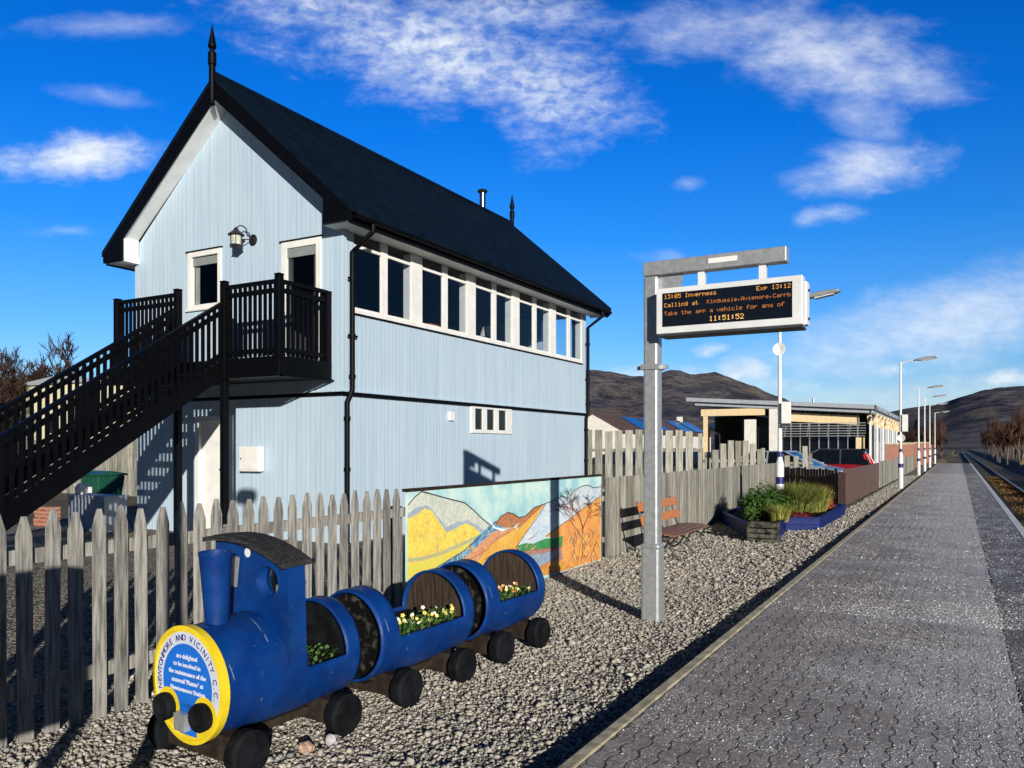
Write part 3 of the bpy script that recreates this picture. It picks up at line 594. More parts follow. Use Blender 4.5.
# gable window and glazed door
f = MB(); a, b, z0, z1 = -11.98, -11.12, 3.99, 5.0
f.box(a, a+.09, YF-.02, YF+.08, z0, z1).box(b-.09, b, YF-.02, YF+.08, z0, z1).box(a+.091, b-.091, YF-.018, YF+.08, z1-.09, z1).box(a-.03, b+.03, YF-.05, YF+.08, z0-.04, z0-.001).box(a+.091, b-.091, YF-.018, YF+.08, z0, z0+.07)
f = f.build('window', 'white', sb, bevel=.005); MB().add([(a+.09, YF+.05, z0+.07), (b-.09, YF+.05, z0+.07), (b-.09, YF+.05, z1-.09), (a+.09, YF+.05, z1-.09)], [(0, 1, 2, 3)]).build('pane', 'glass', f); MB().box(a+.09, b-.09, YF+.03, YF+.049, z1-.24, z1-.092).build('blind', 'blind', f); MB().box(a+.095, a+.19, YF+.09, YF+.10, z0+.07, z1-.2).build('curtain', 'interiorcurtain', f)
MB().box(a-.03, b+.03, YF-.04, YF-.002, z1+.002, z1+.02).build('flashing', 'black', f)
f = MB(); a, b, z0, z1 = -9.70, -8.84, ZFL+.01, 4.90
f.box(a, a+.11, YF-.02, YF+.08, z0, z1).box(b-.11, b, YF-.02, YF+.08, z0, z1).box(a+.111, b-.111, YF-.018, YF+.08, z1-.11, z1)
f = f.build('door_frame', 'white', sb, bevel=.005)
d_ = MB(); d_.box(a+.112, a+.19, YF+.03, YF+.07, z0, z1-.112).box(b-.19, b-.112, YF+.03, YF+.07, z0, z1-.112).box(a+.191, b-.191, YF+.03, YF+.07, z0, z0+.2).box(a+.191, b-.191, YF+.03, YF+.07, z1-.2, z1-.112)
d_ = d_.build('door', 'darkwall', f); MB().add([(a+.19, YF+.045, z0+.2), (b-.19, YF+.045, z0+.2), (b-.19, YF+.045, z1-.2), (a+.19, YF+.045, z1-.2)], [(0, 1, 2, 3)]).build('pane', 'glass', d_); MB().box(a+.112, b-.112, YF+.005, YF+.028, z1-.26, z1-.113).build('blind', 'blind', f)
MB().box(a-.03, b+.03, YF-.04, YF-.002, z1+.002, z1+.02).build('flashing', 'black', f)
# lower door
f = MB(); a, b = DL0, DL1
f.box(a-.0, a+.1, YF-.02, YF+.1, -.1, 2.1).box(b-.1, b+.02, YF-.02, YF+.1, -.1, 2.1).box(a+.101, b-.101, YF-.018, YF+.1, 2.0, 2.1)
f = f.build('door_frame', 'white', sb, bevel=.005); MB().box(a+.1, b-.1, YF+.05, YF+.09, -.1, 2.0).build('door', 'white', f, bevel=.004)
MB().bar((b-.22, YF+.03, 1.0), (b-.22, YF+.03, 1.22), .03, .03).bar((b-.22, YF+.02, 1.16), (b-.34, YF+.02, 1.16), .02, .025).bar((b-.22, YF+.045, 1.45), (b-.30, YF+.045, 1.38), .02, .02).build('handle', 'iron', f)
mbx = MB().box(-10.58, -10.10, YF-.12, YF-.001, 1.14, 1.56).build('meter_box', 'white', sb, bevel=.015); MB().box(-10.55, -10.13, YF-.132, YF-.122, 1.17, 1.53).build('lid', 'white', mbx, bevel=.006); MB().box(-10.52, -10.5, YF-.14, YF-.133, 1.34, 1.37).build('latch', 'iron', mbx)
# roof, fascias, bargeboards
YR0, YR1 = 9.29, 19.55; HE = 3.0; TH_R = .07
def roofslab(sg):
    e = (XC+sg*HE, 5.18); a = (XC, ZAP); n = Vector((SLP, 1)).normalized()*TH_R
    return [(e[0], e[1]), (a[0], a[1]), (a[0], a[1]-TH_R*1.33), (e[0], e[1]-TH_R*1.33)]
rf = MB()
for sg in (-1, 1): rf.prism(roofslab(sg), YR0, YR1)
rf = rf.build('roof', 'slate', sb)
MB().tube([(XC, YR0, ZAP), (XC, YR1, ZAP)], .06, 10).build('ridge_capping', 'slate', rf)
for (yy, t) in ((9.315, 1), (YR1-.045, -1)):
    g = MB()
    for sg in (-1, 1):
        X = lambda h: XC+sg*h
        g.prism([(X(0), ZAP-.10), (X(HE-.03), 5.18-.07), (X(HE-.03), 4.965), (X(2.42), 4.965), (X(2.42), 5.36), (X(0), 7.40)], yy-.02, yy+.02)
    g.build('bargeboard', 'black', sb, bevel=.004)
# soffits under the gable overhang and along the eaves, boxed ends
sf = MB()
for sg in (-1, 1):
    X = lambda h: XC+sg*h
    sf.prism([(X(0), 7.43), (X(2.44), 5.40), (X(2.44), 5.375), (X(0), 7.405)], YR0+.05, YF-.003)
    x0, x1 = sorted((X(2.415), X(2.44))); sf.box(x0, x1, YR0+.05, YF-.002, 4.985, 5.40)
    x0, x1 = sorted((X(2.40), X(2.90))); sf.box(x0, x1, YR0+.045, YF-.003, 4.955, 4.975)
    x0, x1 = sorted((X(2.53), X(2.90))); sf.box(x0, x1, YF-.002, YR1-.07, 4.955, 4.975)
sf.build('soffit', 'white', sb)
for sg in (-1, 1):
    x0, x1 = sorted((XC+sg*2.902, XC+sg*2.94)); fb = MB().box(x0, x1, YR0+.045, YR1-.07, 4.93, 5.16).build('fascia', 'black', sb)
    xg = XC+sg*3.0; gt = MB()
    pr = [(xg+.06*math.cos(t), 5.06+.06*math.sin(t)) for t in [PI+PI*i/8 for i in range(9)]]+[(xg+.05*math.cos(t), 5.06+.05*math.sin(t)) for t in [2*PI-PI*i/8 for i in range(9)]]
    gt.prism(pr, YR0+.06, YR1-.08).build('gutter', 'black', fb)
def downpipe(y, off):
    p = MB(); xw = XR+.07
    p.tube([(XC+3.0, y, 5.0), (XC+3.0, y, 4.90), (xw, y-.02, 4.62), (xw, y-.02, BR+.09), (xw-.0, y-.02, BR+.03), (xw-.045, y+off, BR-.16), (xw-.045, y+off, -.1)], .042, 10)
    for z in (4.2, 3.3, 2.66): p.tube([(xw, y-.02, z-.03), (xw, y-.02, z+.03)], .055, 10)
    for z in (2.0, 1.2): p.tube([(xw-.045, y+off, z-.03), (xw-.045, y+off, z+.03)], .055, 10)
    for z in (3.3, 4.2): p.bar((xw, y-.12, z), (xw, y+.1, z), .02, .03)
    p.build('downpipe', 'black', sb, smooth=True)
downpipe(9.80, -.09); downpipe(18.98, -.03)
def finial(y):
    f = MB().lathe([(.0, 7.26), (.05, 7.30), (.035, 7.36), (.055, 7.42), (.055, 7.95), (.07, 7.96), (.07, 8.16), (.045, 8.18), (.04, 8.22), (.07, 8.25), (.07, 8.28), (.0, 8.66)], (XC, y, 0), 10); f.build('finial', 'black', sb, smooth=True)
finial(9.27); finial(19.6)
fl = MB().tube([(XC-.1, 18.17, 7.5), (XC-.1, 18.17, 8.28)], .09, 14).build('flue', 'chrome', sb, smooth=True); MB().lathe([(.075, 8.28), (.12, 8.30), (.14, 8.34), (.12, 8.37), (.04, 8.40)], (XC-.1, 18.17, 0), 14).build('cowl', 'iron', fl, smooth=True)
# wall lantern on the gable
LX, LZ = -10.40, 5.03
ln = MB().lathe([(.0, 0), (.085, .0), (.095, .02), (.03, .05), (0, .05)], (0, 0, 0), 14, 'Y')
ln.v = [(x+LX+.05, YF-y, z+LZ) for x, y, z in ln.v]
arc = [(LX+.04, YF-.06, LZ), (LX+.03, YF-.085, LZ+.10)]+[(LX-.02-.055*(1-math.cos(t))*.8, YF-.16+.075*math.cos(t), LZ+.13+.09*math.sin(t)) for t in [PI*i/8 for i in range(9)]]
ln.tube(arc, .011, 6); ln.tube([(LX+.03, YF-.05, LZ), (LX-.06, YF-.22, LZ-.02)], .009, 6)
e_ = arc[-1]
ln.lathe([(.02, .05), (.05, .0), (.11, -.05), (.14, -.075), (.13, -.085)], e_, 12); ln.lathe([(.10, -.24), (.11, -.25), (.05, -.28), (0, -.31)], e_, 12)
for i in range(4): t = PI/4+i*PI/2; ln.tube([(e_[0]+.09*math.cos(t), e_[1]+.09*math.sin(t), e_[2]-.08), (e_[0]+.085*math.cos(t), e_[1]+.085*math.sin(t), e_[2]-.25)], .007, 5)
ln = ln.build('wall_lantern', 'iron', sb, smooth=True); MB().lathe([(.085, -.085), (.08, -.24), (.0, -.24)], e_, 12).build('lantern_glass', 'lampglass', ln, smooth=True)
# ================================================================ OUTSIDE STAIR AND LANDING
SX0, SX1 = -10.83, -9.77; LY = 8.55; LL, LR = -12.34, -8.63
SS = .642; st_top = (LY, ZFL)
stair = thing('outside_staircase', 'black painted wooden staircase and landing climbing the signal box gable', 'staircase', (-10.3, LY, -.1))
zs = lambda y: ZFL-(LY-y)*SS
YE = LY-ZFL/SS-.02
MB().box(LL, LR, LY-.02, YF-.04, ZFL-.05, ZFL).build('landing_deck', 'black', stair)
fs = MB(); fs.box(LL-.03, LR+.03, LY-.07, LY-.021, ZFL-.27, ZFL-.0).box(LR+.0, LR+.04, LY-.02, YF-.04, ZFL-.27, ZFL).box(LL-.04, LL, LY-.02, YF-.04, ZFL-.27, ZFL).box(LL, LR, LY+.4, LY+.46, ZFL-.245, ZFL-.051)
MB().box(LL-.02, LR+.02, LY-.015, YF-.045, ZFL-.262, ZFL-.25).build('landing_soffit', 'black', stair)
fs.build('landing_fascia', 'black', stair, bevel=.006)
MB().box(LR+.04, LR+.065, LY-.08, YF-.02, ZFL-.30, ZFL-.272).box(LL-.05, LR+.065, LY-.11, LY-.02, ZFL-.30, ZFL-.272).build('edge_trim', 'black', stair)
for x in (LR-.35, LL+.5): MB().bar((x, LY+.0, ZFL-.2), (x, YF-.05, ZFL-.2), .07, .12).build('joist', 'black', stair)
for x in (SX0, SX1):
    g = MB(); g.prism([(LY-.08, zs(LY-.08)+.06), (LY-.08, zs(LY-.08)-.23), (YE, zs(YE)-.23), (YE, zs(YE)+.06)], x-.03, x+.03, 'X'); g.build('stringer', 'black', stair)
nt = 16
for i in range(1, nt):
    z = ZFL-i*ZFL/nt; y = LY-.02-i*(ZFL/nt)/SS
    MB().box(SX0+.031, SX1-.031, y-.02, y+.25, z-.04, z).build('tread', 'black', stair)
for x, y, zb, zt in ((SX1, LY-.03, -.1, 4.08), (SX0, LY-.03, -.1, 4.06), (LL, LY-.03, ZFL-.3, 4.04), (LR, LY-.03, ZFL-.28, 4.08), (LR, YF-.1, ZFL-.28, 3.99), (LL, YF-.1, ZFL-.28, 3.99)):
    p = MB().box(x-.05, x+.05, y-.05, y+.05, zb, zt-.03); p.prism([(x-.055, y-.055), (x+.055, y-.055), (x+.055, y+.055), (x-.055, y+.055)], zt-.03, zt, 'Z'); p.build('newel_post', 'black', stair, bevel=.012)
for x in (SX0, SX1):
    y = YE+.1; MB().box(x-.05, x+.05, y-.05, y+.05, -.12, zs(y)+1.0).build('newel_post', 'black', stair, bevel=.012)
HR = 1.09; SR = .90
def flatrail(a, b, name='landing_railing'):
    a = Vector(a); b = Vector(b); m_ = MB()
    m_.bar(a+Vector((0, 0, HR)), b+Vector((0, 0, HR)), .085, .05); ro = m_.build(name, 'black', stair)
    for h in (HR-.13, .09): MB().bar(a+Vector((0, 0, h)), b+Vector((0, 0, h)), .03, .07).build('lower_rail', 'black', ro)
    L = (b-a).length; n = max(1, round(L/.1)); d = (b-a)/L
    for i in range(n):
        p = a+d*(L*(i+.5)/n); nrm = Vector((-d.y, d.x, 0))*.028
        MB().bar(p+nrm+Vector((0, 0, .02)), p+nrm+Vector((0, 0, HR-.03)), .050 if abs(d.x) > .5 else .026, .026 if abs(d.x) > .5 else .050, up=(0, 1, 0)).build('baluster', 'black', ro)
flatrail((SX1+.05, LY-.03, ZFL), (LR-.05, LY-.03, ZFL)); flatrail((LR, LY+.02, ZFL), (LR, YF-.15, ZFL)); flatrail((LL+.05, LY-.03, ZFL), (SX0-.05, LY-.03, ZFL))
def bal(x, y): return MB().bar((x+.03, y, zs(y)-.02), (x+.03, y, zs(y)+SR-.02), .026, .05, up=(0, 1, 0))
for x in (SX0, SX1):
    m_ = MB(); y0, y1 = YE+.15, LY-.08
    m_.bar((x, y0, zs(y0)+SR), (x, y1, zs(y1)+SR), .085, .05); ro = m_.build('stair_railing', 'black', stair)
    for h in (SR-.13, .13): MB().bar((x, y0, zs(y0)+h), (x, y1, zs(y1)+h), .03, .07).build('lower_rail', 'black', ro)
    y = y1-.06; rest = MB()
    while y > y0+.05:
        if y > 5.45: bal(x, y).build('baluster', 'black', ro)
        else: b_ = bal(x, y); rest.add(b_.v, b_.f)
        y -= .105
    tag(rest.build('baluster_row', 'black', ro), kind='stuff')
# ================================================================ FENCES
XF = -4.65
pf = thing('picket_fence', 'weathered grey picket fence with pointed tops behind the blue train', 'fence', (XF, 4, -.1))
y = 1.88; i = 0
while y < 6.22:
    h = 1.165+random.uniform(-.02, .02); wd = .086+random.uniform(-.006, .006); zb = gz(XF, y)-.03
    tl_ = random.uniform(-.012, .012); xo = random.uniform(-.006, .006)
    pts = [(y-wd/2, zb), (y+wd/2, zb), (y+wd/2+tl_, h-.11), (y+.012+tl_, h), (y-.012+tl_, h), (y-wd/2+tl_, h-.11)]
    MB().prism(pts, XF+xo, XF+xo+.022, 'X').build('picket', 'wood', pf, bevel=.002)
    y += .15; i += 1
for z in (.12, .88): MB().box(XF-.045, XF-.008, 1.8, 6.28, z, z+.085).build('fence_rail', 'wood', pf)
for yy in (1.95, 4.1, 6.2): MB().box(XF-.13, XF-.046, yy-.045, yy+.045, -.2, .98).build('fence_post', 'wood', pf)
def board_fence(name, label, p, q, z0, z1, pitch, wd, mt, jit=.02, thick=.02, posts=True, zfun=None, rails=(.25, .75), side=-1, tops=None):
    p = Vector((*p, 0)); q = Vector((*q, 0)); L = (q-p).length; d = (q-p)/L; nv = Vector((-d.y, d.x, 0))*side
    t = thing(name, label, 'fence', ((p+q)/2).to_tuple()[:2]+(z0,)); n = int(L/pitch); bm_ = MB()
    for i in range(n):
        a = p+d*(i*pitch); b = a+d*wd; zt = (tops(i*pitch/L) if tops else z1)+random.uniform(-jit, jit); off = nv*random.uniform(-.004, .004)
        a = a+off; b = b+off; e = -nv*thick
        bm_.add([(a.x, a.y, z0), (b.x, b.y, z0), (b.x, b.y, zt), (a.x, a.y, zt), (a.x+e.x, a.y+e.y, z0), (b.x+e.x, b.y+e.y, z0), (b.x+e.x, b.y+e.y, zt), (a.x+e.x, a.y+e.y, zt)], [(0,1,2,3),(7,6,5,4),(0,4,5,1),(1,5,6,2),(2,6,7,3),(3,7,4,0)])
    bm_.build('board_panel', mt, t)
    for r in rails:
        z = z0+(z1-z0)*r; o_ = nv*.035; MB().bar(p+o_+Vector((0, 0, z)), q+o_+Vector((0, 0, z)), .04, .08).build('fence_rail', mt, t)
    if posts:
        k_ = max(1, int(L/2.4))
        for i in range(k_+1):
            a = p+d*(L*i/k_)+nv*.11; MB().box(a.x-.045, a.x+.045, a.y-.045, a.y+.045, z0-.05, z1-.08).build('fence_post', mt, t)
    return t
board_fence('board_fence', 'long low fence of grey upright boards behind the wooden bench', (XF, 11.22), (XF, 24.8), -.16, 1.08, .075, .071, 'wood2', .012, side=1)
# the tall boards beside the signal box, standing behind the low fence
board_fence('tall_fence', 'tall grey board fence with gaps running from the signal box corner', (-8.5, 19.15), (-5.88, 20.75), -.1, 1.99, .265, .19, 'wood2', .035, side=1)
TOPS = lambda s: 1.44+.30*sm(0, .42, s)-.32*sm(.5, 1., s)
board_fence('uneven_fence', 'fence of uneven pale boards stepping up then down before the station building', (-5.83, 20.85), (-4.74, 23.3), -.1, 1.6, .32, .245, 'wood2', .03, side=1, tops=TOPS)
board_fence('broken_fence', 'short run of odd height boards with wide gaps left of the parked cars', (-4.75, 26), (-4.05, 27.1), -.1, 1.42, .40, .22, 'wood2', .18, side=1)
board_fence('slatted_fence', 'short dark brown picket fence with gaps behind the blue planter', (XF+.05, 24.95), (-2.72, 22.6), -.12, .95, .155, .115, 'browncreosote', .03, side=1)
bp = thing('panel_fence', 'plain brown solid panel fence running along the gravel past the planter', 'fence', (-2.65, 28, -.1))
for i in range(5):
    y0 = 22.65+i*2.16; MB().box(-2.66, -2.63, y0, y0+2.14, -.02, .95).build('panel', 'brownpanel', bp); MB().box(-2.76, -2.66, y0-.05, y0+.05, -.15, .9).build('fence_post', 'browncreosote', bp)
board_fence('lineside_fence', 'grey board fence running into the distance beside the lamp posts', (-2.65, 33.6), (-2.65, 62), -.02, .98, .155, .148, 'wood2', .02, side=1)
board_fence('yard_fence', 'tall brown grey board fence under the stair behind the green bin', (-29, 16.2), (-18, 16.2), -.2, 1.78, .19, .155, 'wood2', .02, side=1)
# ================================================================ MURAL
mu = thing('mural_board', 'wide painted board showing autumn hills, river and bare tree', 'mural', (XF+.05, 8.75, -.1))
MX = XF+.055; MY0, MY1 = atX(407, MX), atX(601, MX)
MB().box(MX-.02, MX, MY0, MY1, -.12, 1.12).build('panel', mat('mural_sky_paint', (.36, .68, .76), .6, .1, 3, col2=(.62, .82, .76)), mu)
MB().box(MX-.045, MX+.012, MY0-.02, MY1+.01, 1.121, 1.15).build('capping', 'beam', mu)
MB().bar((MX-.06, MY0+.4, -.2), (MX-.06, MY0+.4, 1.0), .07, .07).bar((MX-.06, MY1-.4, -.2), (MX-.06, MY1-.4, 1.0), .07, .07).bar((MX-.06, (MY0+MY1)/2, -.2), (MX-.06, (MY0+MY1)/2, 1.0), .07, .07).build('support_post', 'wood', mu)
def mp(zx, zy):
    px, py = 390+zx*230/1024, 460+zy*140/623; y = atX(px, MX); return min(max(y, MY0+.004), MY1-.004), min(max(zat(py, MX, y), -.1), 1.115)
PM = {}
def brushed(name, c1, c2, sc):
    m, k, b = base(name); v = k.obj()
    n = k.noise(v, sc, 8, .7, .6); br = k.noise(k.vmath('MULTIPLY', v, (1, 14, 30)), 1.3, 4, .6, .8); sp = k.noise(v, 38, 5, .8)
    c = k.mix(k.smooth(k.math('ADD', k.math('MULTIPLY', n, .6), k.math('MULTIPLY', br, .4)), .42, .58), c1, c2)
    c = k.mix(k.smooth(br, .58, .68, 0, .35), c, mul(c2, 1.25)); c = k.mix(k.smooth(sp, .57, .64, 0, .5), c, mul(c1, .55)); c = k.mix(k.smooth(sp, .43, .36, 0, .45), c, (.70, .68, .60))
    k.put(b.inputs['Base Color'], c); b.inputs['Roughness'].default_value = .65; k.put(b.inputs['Normal'], k.bump(br, .2, .004)); return m
def pm(n, c, c2=None, sc=6):
    PM[n] = brushed('mural_'+n+'_paint', c, c2 or mul(c, 1.2), sc); return PM[n]
pm('palehill', (.52, .58, .50), (.68, .72, .62)); pm('greyblue', (.30, .38, .50), (.42, .48, .56)); pm('yellow', (.84, .74, .12), (.80, .56, .10), 8); pm('lime', (.72, .70, .10), (.78, .60, .08), 7); pm('river', (.05, .20, .42), (.25, .48, .62), 12); pm('salmon', (.62, .25, .12), (.70, .38, .20), 9); pm('ochre', (.74, .38, .05), (.80, .50, .10), 5); pm('russet', (.42, .15, .06), (.52, .22, .09), 9)
pm('palepeak', (.48, .62, .78), (.70, .78, .84), 4); pm('snowpeak', (.66, .72, .74), (.45, .56, .70), 6); pm('forest', (.02, .22, .07), (.05, .34, .09), 16); pm('track', (.34, .17, .14), (.45, .26, .22), 9); pm('lake', (.20, .27, .42), (.36, .45, .56), 10); pm('orange', (.82, .43, .12), (.72, .27, .06), 6); pm('leafgold', (.66, .42, .05), (.62, .16, .04), 10); pm('ink', (.035, .03, .045)); pm('bark', (.40, .12, .05), (.25, .08, .05), 20); pm('whitewash', (.78, .82, .84)); pm('olive', (.42, .46, .24), (.50, .50, .30), 9)
lay = [0]; keys = list(PM); pt = MB()
def poly(pts, m):
    lay[0] += 1; x = MX+.0005+.00007*lay[0]; pt.m = keys.index(m); P = [mp(*p) for p in pts]; pt.add([(x, a, b) for a, b in P], [tuple(range(len(P)))])
def stroke(pts, w_, m='ink'):
    lay[0] += 1; x = MX+.0005+.00007*lay[0]; pt.m = keys.index(m); P = [Vector(mp(*p)) for p in pts]
    for a, b in zip(P, P[1:]):
        d = (b-a); 
        if d.length < 1e-5: continue
        n = Vector((-d.y, d.x)).normalized()*w_/2; e = d.normalized()*w_*.2; a = a-e; b = b+e
        pt.add([(x, *(a-n)), (x, *(b-n)), (x, *(b+n)), (x, *(a+n))], [(0, 1, 2, 3)])
ridge1 = [(78, 200), (108, 165), (140, 140), (185, 152), (250, 170), (330, 190), (372, 225), (410, 262), (445, 290)]
poly(ridge1+[(470, 340), (400, 420), (200, 470), (75, 330)], 'palehill')
poly([(78, 240), (120, 212), (165, 200), (205, 240), (250, 300), (300, 275), (345, 268), (390, 292), (420, 318), (390, 330), (340, 290), (250, 330), (160, 225), (78, 270)], 'greyblue')
poly([(78, 262), (120, 240), (155, 215), (185, 225), (215, 270), (252, 322), (300, 300), (335, 282), (365, 292), (405, 325), (400, 400), (200, 560), (70, 640), (70, 440)], 'yellow')
poly([(75, 470), (200, 440), (330, 380), (410, 330), (380, 400), (260, 480), (140, 600), (70, 640)], 'lime')
poly([(78, 438), (140, 432), (220, 410), (300, 375), (400, 330), (408, 340), (310, 388), (225, 425), (140, 448), (78, 455)], 'olive')
poly([(420, 310), (470, 270), (520, 310), (440, 370), (330, 445), (230, 520), (150, 590), (90, 640), (75, 630), (200, 480), (330, 400)], 'river')
poly([(455, 320), (560, 300), (600, 380), (560, 480), (400, 560), (150, 640), (100, 640), (250, 500), (350, 420)], 'salmon')
poly([(440, 385), (520, 330), (590, 290), (640, 235), (692, 195), (655, 260), (600, 330), (562, 385), (560, 480), (500, 560), (300, 600), (400, 440)], 'ochre')
poly([(468, 282), (490, 252), (522, 233), (550, 240), (572, 256), (600, 250), (580, 275), (545, 302), (505, 300)], 'russet')
poly([(560, 300), (600, 250), (640, 212), (692, 193), (630, 250), (580, 300)], 'russet')
poly([(430, 255), (445, 270), (470, 300), (520, 308), (500, 318), (460, 302)], 'whitewash')
poly([(692, 194), (730, 178), (765, 160), (800, 165), (815, 260), (700, 345), (640, 370), (565, 390), (600, 330), (645, 265)], 'palepeak')
poly([(790, 168), (820, 135), (852, 116), (880, 112), (905, 124), (938, 118), (938, 170), (800, 275), (780, 250)], 'snowpeak')
poly([(690, 340), (735, 305), (800, 265), (870, 205), (937, 160), (938, 445), (780, 500), (750, 460), (755, 350)], 'orange')
poly([(565, 382), (600, 370), (640, 372), (690, 350), (730, 348), (770, 338), (765, 388), (690, 393), (620, 405), (562, 410)], 'forest')
poly([(562, 410), (640, 398), (760, 386), (770, 440), (700, 480), (560, 470)], 'track')
poly([(600, 425), (680, 415), (745, 403), (738, 435), (650, 480), (590, 470)], 'lake')
poly([(640, 490), (735, 445), (800, 470), (790, 500), (690, 515)], 'leafgold')
for q in range(60):
    x = random.uniform(85, 380); z = random.uniform(255, 430)
    if z < 262+abs(x-155)*.55 and x < 260: continue
    if x > 260 and z < 300: continue
    stroke([(x, z), (x+random.uniform(-6, 6), z+random.uniform(8, 26))], random.uniform(.008, .02), random.choice(['salmon', 'lime', 'ochre', 'yellow', 'olive', 'yellow']))
for q in range(26):
    x = random.uniform(420, 640); z = 470-(x-420)*.55+random.uniform(-30, 50); stroke([(x, z), (x+random.uniform(14, 34), z-random.uniform(8, 26))], random.uniform(.005, .012), random.choice(['russet', 'bark', 'yellow', 'salmon']))
stroke(ridge1, .012); stroke([(470, 282), (490, 252), (522, 233), (550, 240), (572, 256), (600, 250), (640, 212), (692, 193), (730, 178), (765, 160), (795, 170), (820, 135), (852, 116), (880, 112), (905, 124), (938, 118)], .011)
stroke([(692, 195), (655, 255), (600, 330), (562, 385), (560, 410)], .009); stroke([(690, 342), (735, 305), (800, 262), (870, 205), (937, 160)], .009); stroke([(340, 450), (430, 400), (470, 350), (530, 320)], .007, 'bark'); stroke([(200, 482), (330, 402), (425, 318), (470, 275)], .008); stroke([(562, 411), (640, 399), (762, 387)], .01, 'bark')
tr = lambda a, b, ang, ln_, w_, dep: None
def mtree(x, z, ang, ln_, w_, dep):
    x2 = x+math.cos(ang)*ln_; z2 = z-math.sin(ang)*ln_*1.0; stroke([(x, z), (x2, z2)], w_, 'bark' if dep > 1 else 'ink')
    if dep > 0:
        for q in range(3 if dep > 1 else 2): mtree(x+(x2-x)*random.uniform(.5, 1), z+(z2-z)*random.uniform(.5, 1), ang+random.uniform(-.8, .8), ln_*random.uniform(.5, .75), max(.004, w_*.6), dep-1)
mtree(858, 440, PI/2+.02, 150, .026, 5)
for q in range(90):
    x = random.uniform(800, 925); z = random.uniform(300, 440); 
    if z < 165+(937-x)*.75: continue
    stroke([(x, z), (x+random.uniform(-14, 14), z+random.uniform(12, 34))], random.uniform(.005, .014), random.choice(['bark', 'russet', 'yellow', 'salmon', 'palehill']))
pt.build('painting', [PM[k2] for k2 in keys], mu)
# ================================================================ BARREL TRAIN
TA = -math.atan2(.31, 3.16); TILT = math.atan(.026)
RB, ZC = .31, .44
def train_root(name, label, cat, y0, group=None):
    t = thing(name, label, cat, (0, 0, 0), group); t['_y'] = y0; return t
def settle(t):
    y0 = t['_y']; del t['_y']; yy = y0
    t.location = (-3.51-math.sin(TA)*y0, 2.84+math.cos(TA)*y0, gz(-3.4, 2.84+y0)+.0); t.rotation_euler = (TILT, 0, TA)
def shell(L, holes, parent, bulge=.02, n=48, m=26, lip=True):
    mb = MB(); ang = [2*PI*i/n for i in range(n)]; ys = [L*j/m for j in range(m+1)]
    def rad(y): return RB-bulge+bulge*math.sin(PI*y/L)+(.006 if min(abs(y-.03), abs(y-L+.03)) < .03 else 0)
    for y in ys:
        for a in ang: mb.v.append((rad(y)*math.cos(a), y, ZC+rad(y)*math.sin(a)))
    for j in range(m):
        for i in range(n):
            am = ang[i]+PI/n; ym = (ys[j]+ys[j+1])/2; cut = False
            for (a, b, lo, hi) in holes:
                aa = am if am < 1.5*PI else am-2*PI
                if lo < aa < hi:
                    # arched opening: the ends draw in towards the bottom corners
                    if a < ym < b: cut = True
            if not cut: mb.f.append((j*n+i, j*n+(i+1) % n, (j+1)*n+(i+1) % n, (j+1)*n+i)); mb.mi.append(0)
    return mb.build('barrel', 'barrel', parent, smooth=True, solid=.016)
def wheels(t, ys, axle=True):
    for y in ys:
        for sx in (-1, 1):
            w_ = MB().lathe([(.0, -.045), (.10, -.045), (.117, -.035), (.12, .03), (.10, .045), (.03, .04), (0, .046)], (sx*.34, y, .12), 22, 'X'); w_.build('wheel', 'rubber', t, smooth=True)
        MB().box(-.27, .27, y-.06, y+.06, .06, .20).build('axle_block', 'beam', t, bevel=.01)
# engine
en = train_root('barrel_engine', 'blue barrel locomotive planter with chimney, cab and yellow rimmed nose sign', 'train planter', 0)
shell(.96, [(.54, .83, -.02, PI+.02)], en, m=32)
MB().lathe([(0, .90), (RB-.04, .90), (RB-.04, .93), (0, .93)], (0, 0, ZC), 40, 'Y').build('end_board', 'rubber', en)  # both boards coloured near black to stand in for the shade inside the opening
MB().lathe([(0, .49), (RB-.03, .49), (RB-.03, .51), (0, .51)], (0, 0, ZC), 40, 'Y').build('inner_board', 'rubber', en)
sl_ = MB().box(-.275, .275, .515, .895, .40, .415).build('soil', 'soil', en)
f0 = MB().lathe([(0, .012), (.288, .012), (.288, -.008), (0, -.008)], (0, 0, ZC), 48, 'Y').build('nose_board', 'yellowpaint', en)
def disc(mb, r, y, a0=0, a1=2*PI, r0=0, n=48, cx=0, cz=ZC):
    P = [(cx+r*math.cos(a0+(a1-a0)*i/n), y, cz+r*math.sin(a0+(a1-a0)*i/n)) for i in range(n+1)]
    if r0: Q = [(cx+r0*math.cos(a0+(a1-a0)*i/n), y, cz+r0*math.sin(a0+(a1-a0)*i/n)) for i in range(n+1)]; mb.add(P+Q, [(i, i+1, n+2+i, n+1+i) for i in range(n)])
    else: mb.add(P[:-1], [tuple(range(n))])
ym = MB().lathe([(.290, .03), (.308, .03), (.310, -.014), (.286, -.016), (.284, -.009)], (0, 0, ZC), 48, 'Y').build('nose_rim', 'yellowpaint', en, smooth=True)
q = MB(); disc(q, .277, -.0095, R(-38), R(218), .214); q.build('lettering_ring', 'palepaint', en)
q = MB(); disc(q, .215, -.0105); q.add([(-.085, -.0105, ZC-.10), (.085, -.0105, ZC-.10), (.075, -.0105, ZC-.265), (-.075, -.0105, ZC-.265)], [(0, 1, 2, 3)]); 
q.build('blue_disc', 'bluepaint', en)
tx = MB(); msg = 'NEWTONMORE AND VICINITY C.C.'
